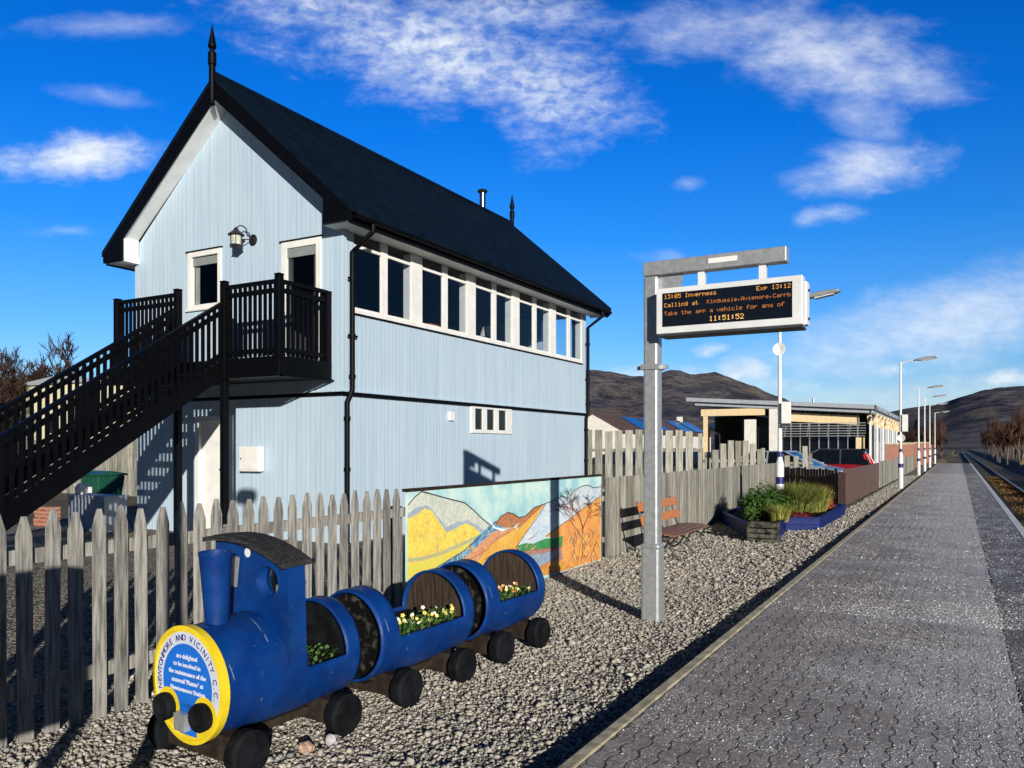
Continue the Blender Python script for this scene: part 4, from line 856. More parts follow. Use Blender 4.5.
for i, ch in enumerate(msg):
    if ch == ' ': continue
    a = R(190)-R(200)*i/(len(msg)-1); rr = .245
    mt = Matrix.Translation((rr*math.cos(a), -.0115, ZC+rr*math.sin(a))) @ Matrix.Rotation(PI/2, 4, 'X') @ Matrix.Rotation(a-PI/2, 4, 'Z'); addtext(tx, ch, .046, mt)
tx.build('ring_lettering', 'navy', en)
tx = MB()
for i, ln_ in enumerate(('are delighted', 'to be involved in', 'the maintenance of the', "external 'Planter' at", 'Newtonmore Station')):
    addtext(tx, ln_, .035, Matrix.Translation((.005, -.0125, ZC+.145-.044*i)) @ Matrix.Rotation(PI/2, 4, 'X'))
tx.build('message_lettering', 'white', en)
for x in (-.165, .155):
    q = MB(); disc(q, .098, -.0125, cx=x, cz=ZC-.135); q.build('buffer_pad', 'yellowpaint', en)
    MB().lathe([(.068, -.013), (.072, -.03), (.073, -.055), (.066, -.068), (.042, -.062), (.037, -.045), (0, -.045)], (x, 0, ZC-.135), 18, 'Y').build('buffer', 'rubber', en, smooth=True)
MB().bar((-.02, -.013, ZC-.19), (-.02, -.05, ZC-.19), .09, .09).build('coupling', 'steel', en)
ch = MB().lathe([(.06, ZC+.25), (.063, ZC+.32), (.085, ZC+.65), (.089, ZC+.66), (.089, ZC+.675), (.074, ZC+.675), (.07, ZC+.60), (0, ZC+.60)], (.01, .17, 0), 24).build('chimney', 'barrel', en, smooth=True)
CY0, CY1, CW = .40, .52, .315
def ctop(x): return 1.055+.075*(1-((x+.06)/.40)**2)-.10*(x+.06)
cabp = [(-CW, ZC-.02), (-.30, ZC-.06)]
N_ = 14
def cabface(y, mb):
    # front sheet with a round window: radial strip between the hole and the outline
    pts = []
    out = [(-CW, ZC+.05)]+[(-CW+2*CW*i/N_, ctop(-CW+2*CW*i/N_)) for i in range(N_+1)]+[(CW, ZC+.05)]
    return out
cab = MB(); out = cabface(0, cab); wx, wz, wr = .15, .925, .085; 
ring = 40
def outline_at(t):
    # ray from window centre to the cab outline
    dx, dz = math.cos(t), math.sin(t); best = 9
    for (a, b) in zip(out, out[1:]+out[:1]):
        ex, ez = b[0]-a[0], b[1]-a[1]; den = dx*ez-dz*ex
        if abs(den) < 1e-9: continue
        tt = ((a[0]-wx)*ez-(a[1]-wz)*ex)/den; uu = ((a[0]-wx)*dz-(a[1]-wz)*dx)/den
        if tt > 0 and -1e-6 <= uu <= 1+1e-6: best = min(best, tt)
    return (wx+dx*best, wz+dz*best)
ts = sorted([2*PI*i/ring for i in range(ring)]+[math.atan2(p[1]-wz, p[0]-wx) % (2*PI) for p in out])
for yy in (CY0, CY1):
    b0 = len(cab.v); n = len(ts)
    hr = wr if yy == CY0 else .135
    for t in ts: cab.v.append((wx+hr*math.cos(t), yy, wz+hr*math.sin(t)))
    for t in ts: p = outline_at(t); cab.v.append((p[0], yy, p[1]))
    for i in range(n): cab.f.append((b0+i, b0+(i+1) % n, b0+n+(i+1) % n, b0+n+i)); cab.mi.append(0)
n = len(ts)
for i in range(n):
    j = (i+1) % n; cab.f.append((n+i, n+j, 3*n+j, 3*n+i)); cab.mi.append(0); pass
cab = cab.build('cab', 'barrel', en)
MB().lathe([(.078, CY0+.05), (.095, CY0-.006), (.105, CY0-.004), (.105, CY0+.01)], (wx, 0, wz), 24, 'Y', False).build('window_rim', 'barrel', cab, smooth=True)
q = MB(); disc(q, .026, CY0-.004, cx=-.02, cz=1.075); disc(q, .026, CY0-.003, cx=-.02, cz=1.075); q.build('reflector', 'white', cab)
q = MB(); q.box(.245, .26, CY1+.01, CY1+.02, .86, .96); 
q = MB().bar((-.13, CY0-.02, .88), (-.10, CY0-.02, 1.05), .012, .05); q.build('whistle_plate', 'steel', cab)
rfp = MB(); top = [(-CW-.05+(2*CW+.07)*i/16, ctop(-CW-.05+(2*CW+.07)*i/16)) for i in range(17)]
for j in range(3):
    y0 = CY0-.055+j*.07; rfp.prism([(x, z+.002+.004*(j % 2)) for x, z in top]+[(x, z+.03+.004*(j % 2)) for x, z in reversed(top)], y0, y0+.067)
rfp.build('cab_roof', 'plank', en)
wheels(en, (.10, .76))
MB().box(-.12, .12, .0, .9, .10, .145).build('chassis_beam', 'beam', en)
settle(en)
def carriage(y0, L, label, wl):
    t = train_root('barrel_carriage', label, 'train planter', y0, 'blue barrel carriages of the planter train')
    shell(L, [(.15, L-.12, -.02, PI+.02)], t, m=30)
    MB().lathe([(0, .07), (RB-.035, .07), (RB-.035, .09), (0, .09)], (0, 0, ZC), 40, 'Y').build('end_board', 'stonedark', t)
    MB().lathe([(0, L-.09), (RB-.03, L-.09), (RB-.03, L-.07), (0, L-.07)], (0, 0, ZC), 40, 'Y').build('inner_board', 'innerwood', t)
    MB().box(-.275, .275, .10, L-.095, .40, .42).build('soil', 'soil', t)
    wheels(t, wl); MB().box(-.12, .12, .02, L, .10, .145).build('chassis_beam', 'beam', t); settle(t); return t
c1 = carriage(1.13, .95, 'blue barrel carriage with yellow and white pansies, just behind the engine', (.17, .74))
c2 = carriage(2.22, .80, 'rearmost blue barrel carriage with orange and yellow pansies, nearest the mural', (.12, .62))
MB_ = MB
def pansies(loc_t, y0, y1, label, cols, n=90, fl=1.):
    mb = MB(); rn = random.Random(len(label))
    for i in range(n*9):
        x = rn.uniform(.02, .26); y = rn.uniform(y0, y1); z = .42+rn.uniform(0, .065); r = rn.uniform(.009, .017); mb.m = 0
        d = Vector((rn.uniform(-1, 1), rn.uniform(-1, 1), rn.uniform(.1, 1))).normalized(); a = d.orthogonal().normalized(); b = d.cross(a); p = Vector((x, y, z))
        mb.add([p-a*r, p+b*r*.7, p+a*r, p-b*r*.7], [(0, 1, 2, 3)])
    for i in range(int(n*fl/2)):
        x = rn.uniform(.08, .27); y = rn.uniform(y0, y1); z = .42+rn.uniform(.035, .10); mb.m = 1+rn.choice(cols); r = rn.uniform(.009, .015)
        d = Vector((rn.uniform(.2, 1), rn.uniform(-1, .1), rn.uniform(.1, .8))).normalized(); a = d.orthogonal().normalized(); b = d.cross(a); p = Vector((x, y, z))
        for q_ in range(5): t = 2*PI*q_/5; e = a*math.cos(t)+b*math.sin(t); g = a*-math.sin(t)+b*math.cos(t); mb.add([p, p+e*r*.6+g*r*.6, p+e*r*1.25, p+e*r*.6-g*r*.6], [(0, 1, 2, 3)])
        mb.m = 0; mb.tube([(x, y, .42), (x, y, z)], .002, 4)
    o = mb.build('pansies', ['pansyleaf', 'petal_y', 'petal_w', 'petal_o'], None)
    tag(o, label, 'flowers', 'pansies planted in the barrels'); o.matrix_world = loc_t.matrix_basis.copy(); return o
pansies(c1, .2, .80, 'yellow and white pansies in leaf filling the middle barrel', [0, 0, 0, 1])
pansies(c2, .2, .62, 'orange and yellow pansies filling the rearmost barrel', [2, 2, 0, 1], 60)
pansies(en, .61, .82, 'sparse green pansy leaves shaded behind the engine cab', [0], 9, 0)
# loose litter by the train
def rock(name, label, loc, r, m, sq=.6):
    bm = bmesh.new(); bmesh.ops.create_icosphere(bm, subdivisions=2, radius=r); rn = random.Random(label)
    for v in bm.verts: v.co *= rn.uniform(.82, 1.12); v.co.z *= sq
    me = bpy.data.meshes.new(name); bm.to_mesh(me); bm.free(); me.materials.append(M[m]); o = bpy.data.objects.new(name, me); COL.objects.link(o); o.location = loc; o.rotation_euler = (.2, .1, rn.uniform(0, 6)); return tag(o, label, 'stone')
M['pinkstone'] = mat('pink_granite', (.50, .33, .24), .8, .3, 20, .3, 60); M['greystone'] = mat('grey_granite', (.42, .42, .43), .8, .2, 20, .3, 60)
rock('stone', 'pinkish lump of rock between the two engine wheels', (-3.11, 3.27, gz(-3.1, 3.27)+.03), .046, 'pinkstone', .75)
rock('stone', 'small upright grey cobble beside the rear engine wheel', (-3.05, 3.40, gz(-3.1, 3.4)+.04), .03, 'greystone', 1.2)
# ================================================================ DEPARTURE BOARD
PX, PY = -2.53, 7.28
db = thing('departure_board', 'grey steel post with arm carrying an amber lettered departure display', 'departure board', (PX, PY, -.13))
p = MB(); p.box(PX-.072, PX+.072, PY-.072, PY+.072, .58, 3.16); p.build('post', 'steel', db, bevel=.022)
p = MB(); p.box(PX-.09, PX+.09, PY-.09, PY+.09, -.2, .6); p.box(PX-.094, PX+.094, PY-.094, PY+.094, .585, .64); p.build('post_base', 'steel', db, bevel=.024)
cl_ = MB().box(PX-.09, PX+.09, PY-.09, PY+.09, 2.28, 2.33); cl_.bar((PX-.15, PY, 2.305), (PX+.15, PY, 2.305), .03, .04); cl_.build('clamp', 'steel', db)
arm = MB(); arm.box(PX-.073, -1.30, PY-.07, PY+.07, 3.165, 3.295).build('arm', 'steel', db, bevel=.008)
MB().prism([(PX+.076, 3.164), (PX+.30, 3.164), (PX+.27, 3.02), (PX+.076, 3.02)], PY-.01, PY+.01).build('gusset', 'steel', db)
MB().box(-1.98, -1.72, PY-.0735, PY-.071, 3.215, 3.26).build('arm_sticker', 'white', db)
for px_ in (702, 763):
    x = atY(px_, PY); MB().box(x-.03, x+.03, PY-.03, PY+.03, 2.985, 3.163).build('hanger', 'casing', db)
HX0, HX1, HY0, HY1, HZ0, HZ1 = -2.42, -1.143, 7.06, 7.34, 2.585, 3.0
hs = MB(); hs.box(HX0, HX1, HY0, HY0+.14, HZ0, HZ1).box(HX0+.02, HX1+.015, HY0+.141, HY1, HZ0+.015, HZ1-.03); hs = hs.build('display_case', 'casing', db, bevel=.006)
MB().box(HX0+.01, HX1-.01, HY0+.01, HY1-.01, HZ0-.02, HZ0-.001).build('case_base', 'darkwall', hs)
for z in (HZ0+.07, HZ1-.1): MB().lathe([(.0, 0), (.012, 0), (.012, .012), (0, .012)], (HX1+.016, HY0+.21, z), 10, 'X').build('case_lock', 'iron', hs)
SX_0, SX_1, SZ_0, SZ_1 = HX0+.06, HX1-.08, HZ0+.062, HZ1-.048
MB().box(SX_0, SX_1, HY0-.004, HY0-.001, SZ_0, SZ_1).build('screen', 'glass_dark', hs)
P_ = (SX_1-SX_0)/212; yl = HY0-.0055; rowh = (SZ_1-SZ_0)/4
l1 = MB(); xa = SX_0+.02; z1_ = SZ_1-.018
dots(l1, '13:05 Inverness', xa, z1_, P_, yl); dots(l1, 'Exp 13:12', SX_1-9*6*P_-.004, z1_, P_, yl); dots(l1, 'Calling at', xa, z1_-rowh, P_, yl)
l1.build('lettering', 'led', hs)
l2 = MB(); dots(l2, 'Kingussie,Aviemore,Carrb', SX_1-24*6*P_*.93-.006, z1_-rowh, P_*.93, yl); dots(l2, 'Take the app a vehicle for any of', xa, z1_-2*rowh, P_, yl); l2.build('scrolling_lettering', 'leddim', hs)
l3 = MB(); pc = P_*1.2; dots(l3, '11:51:52', (SX_0+SX_1)/2-24*pc+.02, z1_-3*rowh+.004, pc, yl); l3.build('clock_digits', 'ledclock', hs)
# ================================================================ LAMP POSTS
def lamp_post(name, label):
    t = thing(name, label, 'lamp post', (0, 0, 0), 'platform lamp posts')
    lo = MB().lathe([(.09, -.1), (.09, 1.30), (.055, 1.42), (.055, 1.44)], (0, 0, 0), 14).build('lower_column', 'casing', t, smooth=True)
    MB().lathe([(.05, 1.44), (.034, 4.95), (.0, 4.96)], (0, 0, 0), 12).build('upper_column', 'casing', t, smooth=True)
    for z, h, r in ((.85, .16, .092), (1.46, .12, .060)): MB().lathe([(r, z), (r, z+h)], (0, 0, 0), 14).build('painted_band', 'navy', t, smooth=True)
    MB().tube([(0, 0, 4.86), (.15, 0, 4.94), (.55, 0, 5.0)], .025, 8).build('lamp_arm', 'casing', t, smooth=True)
    hd = MB(); hd.prism([(.5, 5.0), (.56, 5.04), (.9, 5.10), (1.2, 5.11), (1.28, 5.07), (1.2, 5.03), (.85, 4.97), (.55, 4.96)], -.13, .13); hd = hd.build('lamp_head', 'steel', t, bevel=.03)
    MB().prism([(.75, 4.965), (1.15, 5.015), (1.15, 5.005), (.75, 4.94)], -.10, .10).build('lamp_lens', 'lens', hd)
    return t
lp0 = lamp_post('lamp_post', 'nearest white lamp post, rising from the blue planter with a small notice and loudspeaker')
lpt = [dup(lp0) for _ in range(5)]
lp0.location = (-3.5, 18.65, -.13)
o = MB().box(-3.44, -3.24, 18.5, 18.55, 2.08, 2.55).build('notice_plate', 'white', lp0, bevel=.006); tx = MB()
for i in range(3): pass
MB().box(-3.44, -3.26, 18.45, 18.6, 2.02, 2.06).build('plate_bracket', 'iron', lp0)
sp = MB().lathe([(.04, 0), (.06, -.05), (.13, -.14), (.14, -.16), (.1, -.15), (0, -.1)], (-3.46, 18.52, 3.72), 14, 'Y'); sp.build('loudspeaker', 'white', lp0, smooth=True)
LBL = ['tall lamp post standing on the gravel before the end of the glazed building', 'third lamp post along the platform, before the first brick wall', 'fourth lamp post along the platform, in the distant row', 'fifth lamp post along the platform, in the distant row', 'farthest lamp post, at the very end of the platform']
for t, Y, lb in zip(lpt, (34.4, 50.6, 60, 71, 87), LBL): t.location = (-1.94, Y, -.1); t['label'] = lb
t = lpt[0]; MB().box(-1.88, -1.68, 34.3, 34.34, 2.15, 2.8).build('notice_plate', 'white', t)
MB().lathe([(.04, 0), (.06, -.05), (.13, -.14), (.14, -.16), (0, -.1)], (-1.9, 34.3, 1.9), 14, 'Y').build('loudspeaker', 'white', t, smooth=True)
lq = thing('speaker_post', 'slim loudspeaker post nearest the camera, its thin shadow crossing the picket fence', 'post', (-1.95, .88, -.1))
MB().tube([(-1.95, .88, -.15), (-1.95, .88, 3.2)], [.055, .04], 12).build('post', 'casing', lq, smooth=True)
sp = MB(); sp.lathe([(.05, -.16), (.13, -.14), (.14, 0), (.13, .14), (.05, .16)], (-1.95, .88, 3.36), 14, 'X'); sp.build('loudspeaker', 'white', lq, smooth=True)
nb = thing('notice_board', 'low timetable board on two posts beside the near end of the kerb', 'notice board', (-1.95, 0, -.1))
for yy in (-.65, .22): MB().box(-2.0, -1.93, yy-.035, yy+.035, -.15, 1.64).build('post', 'steel', nb)
MB().box(-1.995, -1.935, -.61, .18, .75, 1.66).build('panel', 'navy', nb); MB().box(-1.934, -1.93, -.54, .11, .83, 1.6).build('poster_case', 'glass_dark', nb)
# ================================================================ BENCH
bn = thing('bench', 'wooden slatted bench with black iron legs against the grey fence', 'bench', (-3.8, 12.0, -.13))
BY0, BY1 = 11.3, 13.12; G = -.13
for i, (x, z) in enumerate(((-4.02, .395), (-3.92, .40), (-3.82, .40), (-3.72, .395), (-3.63, .38))): MB().bar((x, BY0, G+z), (x, BY1, G+z), .085, .032).build('seat_slat', 'seatwood', bn, bevel=.004)
for (x, z) in ((-4.10, .58), (-4.15, .78)):
    MB().bar((x, BY0, G+z), (x, BY1, G+z), .025, .135, up=(-.25, 0, 1)).build('back_slat', 'orangewood', bn, bevel=.004)
for y in (BY0+.12, BY1-.12, (BY0+BY1)/2):
    l_ = MB(); l_.tube([(-4.22, y, G+.86), (-4.12, y, G+.48), (-4.06, y, G+.37), (-3.66, y, G+.37), (-3.58, y, G+.35)], .018, 6)
    l_.tube([(-3.62, y, G+.36), (-3.70, y, G+.22), (-3.65, y, G+.11), (-3.55, y, G+.0)], .018, 6); l_.tube([(-4.06, y, G+.37), (-3.97, y, G+.22), (-4.04, y, G+.10), (-4.16, y, G+.0)], .018, 6)
    l_.tube([(-3.64, y, G+.22), (-3.75, y, G+.29), (-3.88, y, G+.29), (-3.98, y, G+.22)], .014, 6); l_.build('leg_frame', 'iron', bn, smooth=True)
# ================================================================ PLANTER, CRATE, PLANTS
pp = [(-2.42, 21.0), (-2.42, 16.95), (-3.02, 16.6), (-2.80, 14.72), (-3.28, 14.72), (-4.45, 17.4), (-4.45, 21.0)]
pl = thing('planter_box', 'long low dark blue wooden planter beside the lamp post', 'planter', (-3.3, 18, -.13))
for i in range(len(pp)):
    a, b = Vector((*pp[i], 0)), Vector((*pp[(i+1) % len(pp)], 0)); 
    for z in (-.02, .10): MB().bar(a+Vector((0, 0, z-.04)), b+Vector((0, 0, z-.04)), .04, .118).build('side_board', 'bluewood', pl, bevel=.004)
    MB().bar(a+Vector((0, 0, .135)), b+Vector((0, 0, .135)), .09, .03).build('rim_board', 'bluewood', pl, bevel=.004)
MB().prism(pp, -.1, .09, 'Z').build('soil', 'soil', pl)
cr = thing('crate', 'small slatted weathered wooden crate against the front of the blue planter', 'crate', (-3.0, 14.45, -.13))
for z in (-.09, .0, .09, .18): MB().box(-3.24, -2.76, 14.28, 14.3, z-.035, z+.035).build('slat', 'crate', cr, bevel=.003); MB().box(-3.24, -2.76, 14.6, 14.62, z-.035, z+.035).build('slat', 'crate', cr); MB().box(-2.76, -2.74, 14.3, 14.6, z-.035, z+.035).build('slat', 'crate', cr); MB().box(-3.26, -3.24, 14.3, 14.6, z-.035, z+.035).build('slat', 'crate', cr)
for x, y in ((-3.235, 14.31), (-2.79, 14.31), (-3.235, 14.57), (-2.79, 14.57)): MB().box(x, x+.03, y, y+.03, -.13, .23).build('corner_post', 'crate', cr)
def leaves(name, label, ctr, rad, n, size, m, cat, blade=False, seed=1, group=None):
    rn = random.Random(seed); mb = MB(); c0 = Vector(ctr)
    for i in range(n):
        if blade:
            a = rn.uniform(0, 2*PI); r0 = math.sqrt(rn.random())*.55; p = c0+Vector((math.cos(a)*r0*rad[0], math.sin(a)*r0*rad[1], 0))
            h = rad[2]*rn.uniform(.5, 1.05); o_ = Vector((math.cos(a)*rad[0]*rn.uniform(.1, .6), math.sin(a)*rad[1]*rn.uniform(.1, .6), 0))
            w_ = Vector((-math.sin(a+rn.uniform(-1, 1)), math.cos(a), 0)).normalized()*size*.5; q1 = p+o_*.35+Vector((0, 0, h*.6)); q2 = p+o_+Vector((0, 0, h))
            mb.add([p-w_, p+w_, q1+w_*.8, q1-w_*.8, q2], [(0, 1, 2, 3), (3, 2, 4)])
        else:
            while True:
                d = Vector((rn.uniform(-1, 1), rn.uniform(-1, 1), rn.uniform(-.2, 1)))
                if .3 < d.length < 1: break
            lump = .75+.35*mn.noise(d*2.4+Vector((seed, 0, 0))); p = c0+Vector((d.x*rad[0], d.y*rad[1], d.z*rad[2]))*lump
            nn = (d+Vector((rn.uniform(-.9, .9), rn.uniform(-.9, .9), rn.uniform(-.5, .9)))).normalized(); a = nn.orthogonal().normalized(); a = Matrix.Rotation(rn.uniform(0, 6.3), 3, nn) @ a; b = nn.cross(a); s1 = size*rn.uniform(.6, 1.3)
            mb.add([p-a*s1, p+b*s1*.4+nn*s1*.1, p+a*s1, p-b*s1*.4+nn*s1*.1], [(0, 1, 2, 3)])
    if cat is None: return mb
    return tag(mb.build(name, m), label, cat, group)
leaves('shrub', 'rounded dark green shrub at the near end of the blue planter', (-3.5, 16.9, .12), (.68, .75, .74), 6500, .042, 'leafdark', 'shrub', seed=2)
leaves('shrub', 'olive green feathery shrub in the middle of the planter', (-3.2, 18.9, .09), (.75, 1.1, .66), 3400, .016, 'leafolive', 'shrub', True, seed=3)
leaves('grass_tuft', 'yellow green grassy tuft left of the orange shrub', (-2.85, 19.3, .09), (.45, .7, .60), 900, .016, 'leaflight', 'grass', True, seed=4)
leaves('shrub', 'small orange leaved shrub at the far end of the planter', (-2.85, 20.3, .1), (.42, .55, .62), 1500, .035, 'leaforange', 'shrub', seed=5)
leaves('bedding_plants', 'low dark red bedding plants along the planter edge', (-2.95, 17.5, .1), (.40, 1.0, .12), 900, .03, 'leafred', 'flowers', seed=6)
leaves('grass_tuft', 'straw coloured grass tuft in front of the dark green shrub', (-3.05, 16.2, .09), (.3, .35, .36), 420, .012, 'leaflight', 'grass', True, seed=8)
# ================================================================ YARD THINGS UNDER THE STAIR
bx = thing('storage_box', 'pale grey box standing under the outside stair', 'box', (-13.8, 9.15, 0)); MB().box(-14.33, -13.27, 8.9, 9.35, 0, .64).build('body', 'binbox', bx, bevel=.008); MB().box(-14.36, -13.24, 8.87, 9.38, .641, .67).build('lid', 'binbox', bx, bevel=.006)
gb = thing('wheelie_bin', 'dark green wheeled bin with white label behind the grey box', 'bin', (-15.4, 10.3, 0))
b_ = MB(); b_.add([(-15.62, 10.05, .08), (-15.18, 10.05, .08), (-15.18, 10.5, .08), (-15.62, 10.5, .08), (-15.7, 10.0, .96), (-15.1, 10.0, .96), (-15.1, 10.6, .96), (-15.7, 10.6, .96)], [(0,3,2,1),(4,5,6,7),(0,1,5,4),(1,2,6,5),(2,3,7,6),(3,0,4,7)]); b_.build('body', 'greenplastic', gb, bevel=.02)
MB().prism([(9.96, .965), (9.96, 1.0), (10.3, 1.06), (10.64, 1.0), (10.64, .965)], -15.73, -15.07, 'X').build('lid', 'greenplastic', gb, bevel=.01); MB().box(-15.5, -15.3, 9.985, 9.998, .62, .74).build('label_plate', 'white', gb)
for x in (-15.7, -15.1): MB().lathe([(0, -.03), (.1, -.03), (.1, .03), (0, .03)], (x, 10.52, .1), 14, 'X').build('wheel', 'tyre', gb)
tb = MB().lathe([(.10, .672), (.115, .86), (.12, .87), (.0, .88)], (-14.25, 9.1, 0), 16); tag(tb.build('tub', 'white', smooth=True), 'small white lidded tub on top of the grey box', 'tub')
bs = MB(); rn = random.Random(4)
for r_ in range(5):
    for i in range(4): bs.box(-15.62+i*.13, -15.5+i*.13, 9.0+rn.uniform(0, .04), 9.23, .03+r_*.075, .1+r_*.075)
tag(bs.build('brick_stack', 'brick'), 'small stack of orange bricks left of the grey box', 'bricks')
# ================================================================ BUILDINGS
Y0 = 54
st_ = thing('station_building', 'modern low building with pale sloping roof, timber porch and glazed walls', 'building', (-9, Y0+8, 0))
xl, xr = -15.8, -4.7
def rz(x): return 3.85+(-4.4-x)*.068
rf = MB(); rf.prism([(-16.1, rz(-16.1)), (-4.35, rz(-4.35)), (-4.35, rz(-4.35)+.26), (-16.1, rz(-16.1)+.26)], Y0-.9, Y0+29).prism([(-15.6, rz(-15.6)-.24), (-4.55, rz(-4.55)-.24), (-4.55, rz(-4.55)-.005), (-15.6, rz(-15.6)-.005)], Y0-.6, Y0+28.7)
rf = rf.build('roof', 'roofgrey', st_, bevel=.01); MB().tube([(-9.4, Y0+9, 4.3), (-9.4, Y0+9, 5.2)], .1, 10).build('vent_pipe', 'steel', rf)
xp0, xp1 = atY(703, Y0), atY(766, Y0); xw0 = atY(771, Y0); xw1 = atY(779, Y0)
MB().box(xp0, xp1, Y0-.5, Y0-.3, rz(xp0)-.95, rz(xp0)-.50).build('porch_beam', 'timber', st_)
MB().box(xp0+.15, xp0+.42, Y0-.48, Y0-.3, -.1, rz(xp0)-.96).build('porch_post', 'timber', st_)
MB().box(atY(745, Y0), atY(756, Y0), Y0-.2, Y0+.1, 0, rz(-12)-1.0).build('white_panel', 'render', st_); MB().box(xw0, xw1, Y0-.6, Y0+1.2, 0, rz(xw0)-.26).build('white_pier', 'render', st_)
MB().box(xp0+2.0, -4.75, Y0+2.6, Y0+2.8, 0, rz(-4.7)-.3).build('back_wall', 'darkwall', st_)
MB().box(atY(758, Y0+.3), xw0-.02, Y0+.3, Y0+.36, 0, 2.9).build('entrance_glazing', 'glass_dark', st_)
g = MB().prism([(xw1+.02, .6), (-5.4, .6), (-5.4, rz(-5.4)-.3), (xw1+.02, rz(xw1)-.3)], Y0+.5, Y0+.56).build('front_glazing', 'glass_dark', st_)
n = 9
for i in range(n):
    x = xw1+.1+(-5.5-xw1-.1)*i/(n-1); MB().box(x-.03, x+.03, Y0+.40, Y0+.498, .5, rz(x)-.32).build('mullion', 'steel', st_)
MB().prism([(xw1+.02, rz(xw1)-.98), (-5.4, rz(-5.4)-.98), (-5.4, rz(-5.4)-.42), (xw1+.02, rz(xw1)-.42)], Y0+.2, Y0+.30).build('timber_fascia', 'timber', st_)
for i in range(6): z = 2.22+.16*i; MB().box(xw1+.02, -4.95, Y0-.35-.02*i, Y0-.30-.02*i, z, z+.045).build('louvre', 'steel', st_)
for x in (xw1+.4, -11.5+3.1, -7.2, -5.9): MB().bar((x, Y0-.32, 2.2), (x, Y0+.4, 3.2), .05, .05).build('louvre_bracket', 'steel', st_)
MB().box(-5.55, -5.10, Y0-.1, Y0+.5, 0, 2.15).build('corner_pier', 'timber', st_)
gs = MB().box(-4.93, -4.88, Y0+1, Y0+26, .3, rz(-4.9)-.9).build('side_glazing', 'glassblue', st_)
for i in range(6): y = Y0+.8+i*4.9; MB().box(-4.86, -4.74, y, y+.16, 0, rz(-4.8)-.26).build('white_column', 'white', st_)
MB().box(-4.99, -4.86, Y0+.8, Y0+26, rz(-4.9)-.88, rz(-4.9)-.28).build('side_fascia', 'timber', st_)
for i in range(10): y = Y0+.3+i*2.8; MB().bar((-4.7, y, rz(-4.6)-.95), (-4.30, y, rz(-4.6)-.27), .09, .14).build('rafter_end', 'timber', st_)
MB().box(-15.2, -5.0, Y0+27, Y0+27.2, 0, 3.8).build('rear_wall', 'render', st_); MB().box(-15.2, -15.0, Y0+3, Y0+27, 0, 4.2).build('side_wall', 'darkwall', st_)
pr_ = thing('porch_canopy', 'small timber framed shelter roof seen through the porch', 'shelter', (-17, 60, 0))
sx0, sx1 = atY(710, 62), atY(734, 62); MB().prism([(sx0-.6, 3.35), (sx1, 2.35), (sx1, 2.15), (sx0-.6, 3.15)], 62, 65).build('roof', 'timber', pr_); MB().box(sx1-.5, sx1-.3, 62.1, 62.3, 0, 2.2).build('post', 'timber', pr_); MB().box(sx0-.3, sx0-.1, 62.1, 62.3, 0, 3.0).build('post', 'timber', pr_)
ho = thing('house', 'white gabled house with brown roof and rows of solar panels', 'house', (-30, 85, 0))
hy0, hy1 = 70, 101; hx = -30.3; hw = 2.9
MB().prism([(hx-hw, -.2), (hx+hw, -.2), (hx+hw, 3.1), (hx, 4.62), (hx-hw, 3.1)], hy0, hy1).build('wall', 'render', ho)
rf = MB()
for sg in (-1, 1): rf.prism([(hx, 4.82), (hx+sg*(hw+.3), 3.0), (hx+sg*(hw+.3), 2.88), (hx, 4.66)], hy0-.02, hy1+.2)
rf = rf.build('roof', 'rooftile', ho)
for (a, b) in ((76, 80.2), (81, 85.2), (90, 94), (95, 99.5)):
    n_ = Vector((1.82, 0, 3.2)).normalized(); P0 = Vector((hx+.5, 0, 4.82-.5*.569)); P1 = Vector((hx+2.7, 0, 4.82-2.7*.569)); m_ = MB(); Q = [P0+Vector((0, a, 0)), P0+Vector((0, b, 0)), P1+Vector((0, b, 0)), P1+Vector((0, a, 0))]; m_.add([q_+n_*.03 for q_ in Q]+[q_+n_*.09 for q_ in Q], [(0,3,2,1),(4,5,6,7),(0,1,5,4),(1,2,6,5),(2,3,7,6),(3,0,4,7)]); m_.build('solar_panel', 'solar', rf)
MB().box(hx-.3, hx+.3, 97, 97.6, 4.5, 5.3).build('chimney', 'render', rf)
ct = thing('cottage', 'cream walled low building beyond the stair on the left', 'house', (-60, 37, 0))
cx0 = -63.5; MB().box(cx0, cx0+9, 36, 44, -.5, 6.3).build('wall', 'cream', ct); MB().prism([(cx0-.3, 6.301), (cx0+9.3, 6.301), (cx0+9.3, 6.45), (cx0+4.5, 6.9), (cx0-.3, 6.45)], 35.7, 44.3).build('roof', 'roofgrey', ct)
MB().box(cx0+3.2, cx0+4.4, 35.96, 35.999, 2.6, 4.0).build('window', 'glass_dark', ct)
for (x0, x1, y, h, lb) in ((-5.2, -3.0, 69, 1.75, 'low orange brick wall nearest, just past the glazed building'), (-5.4, -2.9, 84, 1.9, 'orange brick wall behind the distant lamp posts'), (-4.0, -2.6, 95, 2.0, 'farthest orange brick wall near the platform end')):
    t = thing('brick_wall', lb, 'wall', ((x0+x1)/2, y, 0), 'brick walls beyond the building'); MB().box(x0, x1, y, y+.3, -.2, h).build('wall', 'brick', t); MB().box(x0-.04, x1+.04, y-.04, y+.34, h+.001, h+.08).build('coping', 'kerb', t)
    MB().box(x1-.3, x1, y+.301, y+9, -.2, h-.15).build('return_wall', 'brick', t)
